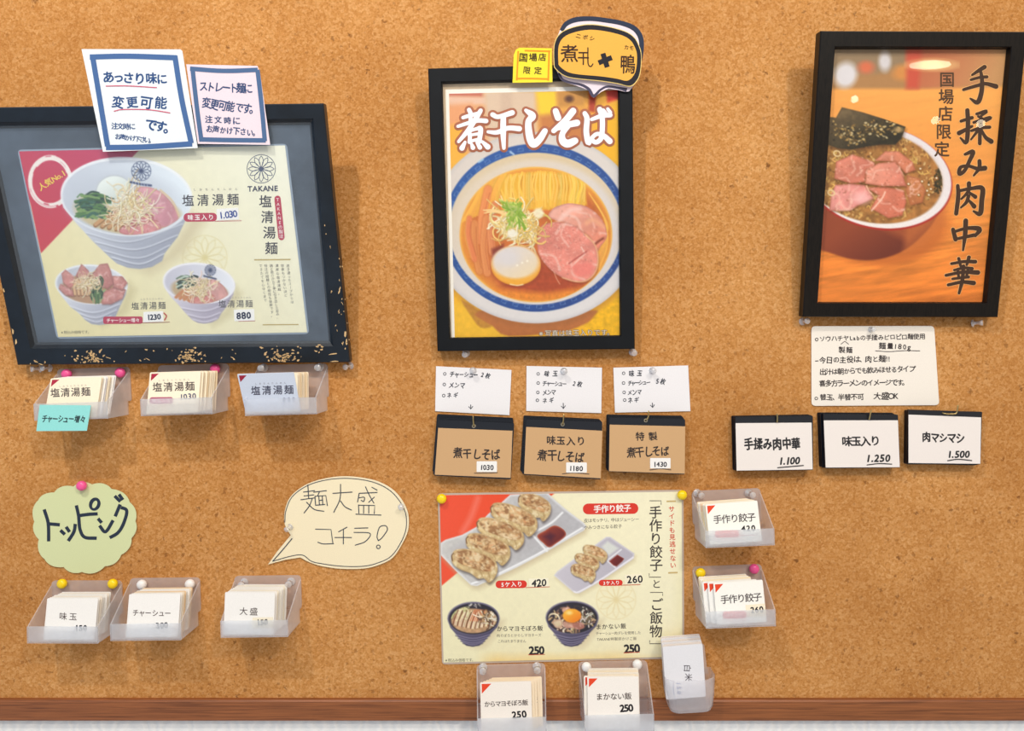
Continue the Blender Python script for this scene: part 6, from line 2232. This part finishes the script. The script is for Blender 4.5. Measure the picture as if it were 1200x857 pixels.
h3_.front_card((277.8, 438.6), (344.4, 436.6), 0.060, 0.038, (226, 234, 248), d, 'bluish-white salt ramen card leaning out of its holder at a tilt')
h3_.dt, h3_.db = 0.03, 0.04
h3_.pl = PL(at(287, 439, 0.036), at(346.6, 437, 0.036) - at(287, 439, 0.036), h3_.ez - h3_.ey * 0.12)
h3_.wid, h3_.hgt = 0.060, 0.0455
h3_.spare(7, 0.0085, 0.012, [CRM, CREAM2, (230, 206, 170)], 'the holder with the tilted bluish card', rise=0.0, seed=3)
pin(307.4, 431.4, 0.0012, 'clear', 'clear push pin in the holder with the tilted bluish card, above the card corner', k=1.1)
pin(373.4, 430.8, 0.0012, 'clear', 'clear push pin in the holder with the tilted bluish card, by its sloping cheek', k=1.1)

# --- three under the cloud-shaped sign
h4 = Holder((61, 680.2), (143.6, 680.4), 0.0, 0.057, 'frosted card holder with two yellow pins, under the pale green cloud sign')


def d(mb, pl, h):
    ink_text(mb, pl, '味玉', (74, 722.4), (85.6, 723), 9.4, (104, 94, 92), h, 0.01)
    ink_text(mb, pl, '150', (90, 736.2), (99.6, 736), 9.0, (30, 30, 40), h, 0.05, 0.4, 3)


h4.front_card((55.4, 701.4), (115, 701.2), 0.038, 0.0472, (244, 240, 234), d, 'white boiled egg topping card in the holder with two yellow pins')
h4.spare(6, 0.0015, 0.013, [WHT, (240, 230, 216), WHT], 'the holder with two yellow pins', rise=-0.001, seed=4)
pin(72, 684.6, 0.0012, 'yellow', 'yellow ball pin under the pale green cloud sign, nearer the photo edge', axis=(-0.25, -1, 0.05))
pin(131.6, 684.6, 0.0012, 'yellow', 'yellow ball pin by the sloping cheek of the holder under the cloud sign', axis=(-0.1, -1, 0.05))

h5 = Holder((152.4, 677.6), (234.7, 676.6), 0.0, 0.057, 'frosted card holder with two white pins, next to the one with yellow pins')


def d(mb, pl, h):
    ink_text(mb, pl, 'チャーシュー', (159, 718.4), (196.6, 719), 8.6, (96, 82, 80), h, 0.012, sx=0.9)
    ink_text(mb, pl, '300', (184.6, 733), (194.6, 732.6), 8.8, (30, 30, 40), h, 0.05, 0.4, 5)


h5.front_card((151.4, 696.6), (211.6, 695.8), 0.037, 0.0475, (244, 240, 234), d, 'white roast pork topping card in the holder with two white pins')
h5.spare(7, 0.0035, 0.012, [WHT, (240, 226, 204), (236, 206, 166), WHT], 'the holder next to the one with yellow pins', rise=-0.001, seed=5)
pin(165.8, 685.6, 0.0012, 'white', 'white ball pin in the roast pork topping holder, nearer the cloud sign')
pin(222.2, 685, 0.0012, 'white', 'white ball pin in the roast pork topping holder, by its sloping cheek')

h6 = Holder((274.8, 675), (353, 674), 0.0, 0.056, 'frosted card holder with two clear pins, standing alone under the cream speech balloon')


def d(mb, pl, h):
    ink_text(mb, pl, '大盛', (285.4, 716.6), (297.4, 717), 9.8, (104, 94, 92), h, 0.01)
    ink_poly(mb, pl, [(296, 724), (320, 723.4), (320.6, 736), (296, 736.4)], (240, 230, 206), h)
    ink_text(mb, pl, '150', (303, 729.4), (311.6, 728.8), 8.6, (40, 36, 40), h + E1, 0.05, 0.4, 7)


h6.front_card((263.8, 694.2), (322.4, 694.4), 0.041, 0.0475, (244, 240, 234), d, 'white large portion card with a cream price sticker, in the holder standing alone')
h6.spare(7, 0.0052, 0.013, [WHT, (240, 232, 214), WHT, (244, 240, 230)], 'the holder standing alone under the cream balloon', rise=0.0, seed=6)
pin(284, 684.6, 0.0012, 'clear', 'clear push pin above the large portion card, on the side of the cloud sign', k=1.1)
pin(339.4, 683.6, 0.0012, 'clear', 'clear push pin above the large portion card, by the sloping cheek', k=1.1)

# --- two beside the gyoza menu
h7 = Holder((810.4, 575.4), (890.8, 572), 0.0, 0.056, 'frosted card holder with two clear pins, upper one beside the gyoza menu')


def d(mb, pl, h):
    corner_mark(ORG_, 0.0095)(mb, pl, h)
    ink_text(mb, pl, '手作り餃子', (841, 609), (880.4, 606.4), 10.8, TX, h, 0.012)
    ink_text(mb, pl, '420', (871, 619.6), (882.6, 619), 9.0, (30, 28, 34), h, 0.04, 0.3, 4)
    pill(mb, pl, 837.6, 621.8, 866, 630, (232, 136, 128), h, -0.03, 3)
    ink_text(mb, pl, '5ケ入り', (844, 626.4), (859, 625.6), 5, (250, 220, 214), h + E1, 0.02)
    ink_stroke(mb, pl, [(866, 628), (886, 627)], 0.6, (226, 150, 140), h)


h7.front_card((826.6, 591.4), (887.4, 586.8), 0.040, 0.0475, (250, 246, 234), d, 'white gyoza card with a red corner in the upper holder beside the gyoza menu')
h7.spare(6, -0.004, 0.018, [(248, 232, 200), (250, 246, 236), (246, 228, 190)], 'the upper holder beside the gyoza menu', corner_mark(ORG_, 0.009), rise=-0.0015, seed=7)
pin(819.6, 579.6, 0.0012, 'clear', 'clear push pin in the upper gyoza holder, by the yellow pin', k=1.1, axis=(0.3, -1, -0.1))
pin(880, 579.4, 0.0012, 'clear', 'clear push pin in the upper gyoza holder, away from the menu', k=1.1, axis=(0.2, -1, -0.05))

h8 = Holder((811.2, 664), (892.4, 661), 0.0, 0.057, 'frosted card holder with one yellow and one pink pin beside the gyoza menu')


def d(mb, pl, h):
    corner_mark(ORG_, 0.0095)(mb, pl, h)
    ink_text(mb, pl, '手作り餃子', (849.4, 702.8), (887.6, 700), 10.8, TX, h, 0.012)
    ink_poly(mb, pl, [(873.6, 709.4), (896, 707.4), (898, 722), (874.4, 723)], (248, 234, 206), h)
    ink_text(mb, pl, '260', (881.6, 715), (892, 714.2), 9.2, (34, 30, 34), h + E1, 0.04, 0.3, 4)
    pill(mb, pl, 846.8, 716.6, 874.6, 725, (226, 130, 126), h, -0.02, 3)
    ink_text(mb, pl, '3ケ入り', (853, 721.2), (868, 720.6), 5, (250, 220, 214), h + E1, 0.02)


h8.front_card((835.8, 683.4), (893.6, 679.6), 0.0405, 0.0475, (250, 246, 236), d, 'white gyoza card with a cream price sticker and red corner')
h8.spare(2, -0.0108, 0.034, [(250, 246, 238)], 'the pink-pinned gyoza holder, red corner showing', corner_mark(ORG_, 0.0095), rise=0.0, seed=8)
h8.dt -= 0.010
h8.pl = PL(h8.pl.o - h8.ey * 0.010 + h8.pl.u * -0.0085, h8.pl.u, h8.pl.v)
h8.spare(4, -0.0035, 0.016, [(248, 232, 200), (250, 244, 232)], 'the pink-pinned gyoza holder, plain', None, rise=0.0, seed=9)
pin(821.2, 672, 0.0012, 'yellow', 'yellow ball pin in the lower gyoza holder')
pin(884, 667.2, 0.0012, 'pink', 'pink ball pin in the lower gyoza holder')

# --- two over the rail
h9 = Holder((558.4, 779.2), (639, 777.2), 0.0022, 0.062, 'frosted card holder with two clear pins, over the rail under the gyoza menu', lip=0.021)


def d(mb, pl, h):
    corner_mark(ORG_, 0.011)(mb, pl, h)
    ink_text(mb, pl, 'からマヨそぼろ飯', (571, 825.6), (615.4, 823.6), 7.2, (78, 64, 60), h, 0.016)
    ink_text(mb, pl, '250', (602.4, 838), (614, 837), 10.8, (34, 30, 34), h, 0.045, 0.3, 4)
    ink_stroke(mb, pl, [(600, 846), (618, 845)], 0.7, (206, 170, 170), h)


def d9(mb, pl, h, wid):
    ink_text(mb, pl, '飯', project(pl.w([(wid - 0.006, -0.0255)]))[0], project(pl.w([(wid - 0.006, -0.0255)]))[0], 6.9, (78, 64, 60), h, 0.008)
    q = project(pl.w([(wid - 0.006, -0.0385)]))[0]
    ink_text(mb, pl, '0', q, q, 9, (34, 30, 34), h, 0.026)


h9.front_card((562.6, 800), (622.4, 798.4), 0.041, 0.0475, (246, 236, 224), d, 'cream minced meat rice card with a red corner, over the rail')
h9.spare(4, 0.0125, 0.030, [(248, 228, 198)], 'the rail holder with clear pins', d9, rise=0.0, seed=10)
pin(566, 785, 0.0034, 'clear', 'clear push pin in the rail holder, nearer the printed tax note', k=1.15)
pin(629.4, 784, 0.0034, 'clear', 'clear push pin in the rail holder, under the printed 250', k=1.15)

h10 = Holder((677.8, 775.6), (758.4, 773.8), 0.0022, 0.062, 'frosted card holder with two white pins, over the rail beside the small cup', lip=0.021)


def d(mb, pl, h):
    corner_mark(ORG_, 0.010)(mb, pl, h)
    ink_text(mb, pl, 'まかない飯', (702.4, 817), (736, 816), 8.6, (86, 72, 66), h, 0.014)
    ink_text(mb, pl, '250', (729, 830.2), (739, 829.6), 11.4, (34, 30, 34), h, 0.045, 0.2, 4)


h10.front_card((688.2, 793.6), (748.2, 793), 0.041, 0.0475, (248, 240, 230), d, 'cream staff rice card with a red corner, beside the small cup')
h10.spare(1, -0.0038, 0.038, [(248, 238, 224)], 'the white-pinned rail holder, red corner showing', corner_mark(ORG_, 0.010), rise=0.0, seed=11)
h10.spare(4, 0.0035, 0.022, [(246, 230, 204), (244, 236, 224)], 'the white-pinned rail holder, plain', None, rise=0.0015, seed=12)
pin(687.4, 782.4, 0.0034, 'white', 'white ball pin in the rail holder, farther from the small cup')
pin(747, 779.4, 0.0034, 'white', 'white ball pin in the rail holder, nearer the small cup')

# --- small rounded cup with white cards
pc = flat(0.0075)
ca, cb = pc.w(pc.un([(781.5, 826), (830, 823)]))
ex = (cb - ca) / np.linalg.norm(cb - ca)
ez = np.array([-ex[2], 0, ex[0]])
ey = np.array([0, -1.0, 0])
cw_ = 0.058
co = (ca + cb) / 2
mb = MB()


def cup_ring(z, grow, dep):
    P = []
    hw = cw_ / 2 + grow
    r = 0.011
    for (cx, cy, a0) in ((hw - r, 0.002, -90), (hw - r, dep - r, 0), (-hw + r, dep - r, 90), (-hw + r, 0.002, 180)):
        rr = 0.002 if cy < 0.003 else r
        cx2 = cx + (r - rr) * (1 if cx > 0 else -1)
        for i in range(6):
            q = rad(a0 + 90 * i / 5)
            P.append((cx2 + rr * math.cos(q), cy + rr * math.sin(q)))
    return P


levels = [(-0.001, -0.009), (0.001, -0.0045), (0.006, -0.0025), (0.022, -0.0005), (0.0435, 0.001)]
rings_o, rings_i = [], []
for z, g_ in levels:
    rings_o.append([(x, d_, z) for x, d_ in cup_ring(z, g_, 0.030 + g_)])
    rings_i.append([(x * 0.955, 0.0015 + d_ * 0.93, max(z, 0.0012)) for x, d_ in cup_ring(z, g_, 0.030 + g_)])


def rim_z(x, d_, z):
    """front rim dips in the middle"""
    return z - 0.009 * max(0.0, 1 - (x / 0.020) ** 2) * (1.0 if d_ > 0.015 else 0.0)


rings_o[-1] = [(x, d_, rim_z(x, d_, z)) for x, d_, z in rings_o[-1]]
rings_i[-1] = [(x, d_, rim_z(x, d_, z)) for x, d_, z in rings_i[-1]]
R_ = rings_o + rings_i[::-1]
m_ = len(R_[0])
V = [co + ex * x + ey * d_ + ez * z for ring in R_ for (x, d_, z) in ring]
F = []
for j in range(len(R_) - 1):
    for i in range(m_):
        i2 = (i + 1) % m_
        F.append((j * m_ + i, j * m_ + i2, (j + 1) * m_ + i2, (j + 1) * m_ + i))
F.append(list(range(m_ - 1, -1, -1)))
F.append([(len(R_) - 1) * m_ + i for i in range(m_)])
mb.add(V, F, col=(235, 235, 238))
# tall back plate
bp = [(-0.026, 0.036), (0.026, 0.036), (0.024, 0.071), (0.021, 0.0745), (-0.021, 0.0745), (-0.024, 0.071)]
nb = len(bp)
V = [co + ex * x + ey * 0.0 + ez * z for x, z in bp] + [co + ex * x + ey * 0.0014 + ez * z for x, z in bp]
mb.add(V, [range(nb - 1, -1, -1), range(nb, 2 * nb)] + [(i, (i + 1) % nb, nb + (i + 1) % nb, nb + i) for i in range(nb)], col=(235, 235, 238))
o = mb.build('card_holder', M['frosted'], origin=co)
tag(o, 'small rounded translucent cup with a tall back holding white rice cards over the rail', 'card holder')
pcd = PL(at(776.6, 758.4, 0.0285), at(824.6, 754.6, 0.0285) - at(776.6, 758.4, 0.0285), ez + ey * 0.04)
w_, hg_ = 0.0475, 0.0655


def cup_card(k, first):
    mb = MB()
    pk = PL(pcd.o - ey * 0.0032 * k + pcd.u * 0.0002 * k + pcd.v * 0.0011 * k, pcd.u, pcd.v)
    L = np.array(rrect(0, -hg_, w_, 0, 0.002, 3))
    prism(mb, pk, L, -0.0007, 0.0, (238, 236, 238) if k % 2 == 0 else (240, 228, 218))
    if first:
        # lettering turned on its side
        for ch, x, y, z in (('白', 805.4, 783.4, 9.2), ('米', 806.8, 794, 9.2)):
            ink_text(mb, pk, ch, (x, y), (x, y), z, (70, 64, 72), E1, 0.004, rot=92)
        ink_text(mb, pk, '150', (795.4, 801.4), (796, 812), 7.0, (78, 110, 170), E1, 0.01, 0.2, 3, rot=90)
        ink_stroke(mb, pk, [(789, 800), (789.6, 815)], 0.6, (150, 160, 190), E1)
    o = mb.build('rice_card', M['paper'], origin=pk.w([(w_ / 2, -hg_)])[0])
    if first:
        tag(o, 'white rice card with lettering turned sideways, front of the small rounded cup', 'card')
    else:
        tag(o, 'plain white card behind the front one in the small rounded cup', 'card', 'spare cards in the small cup')


for k in range(6):
    cup_card(k, k == 0)
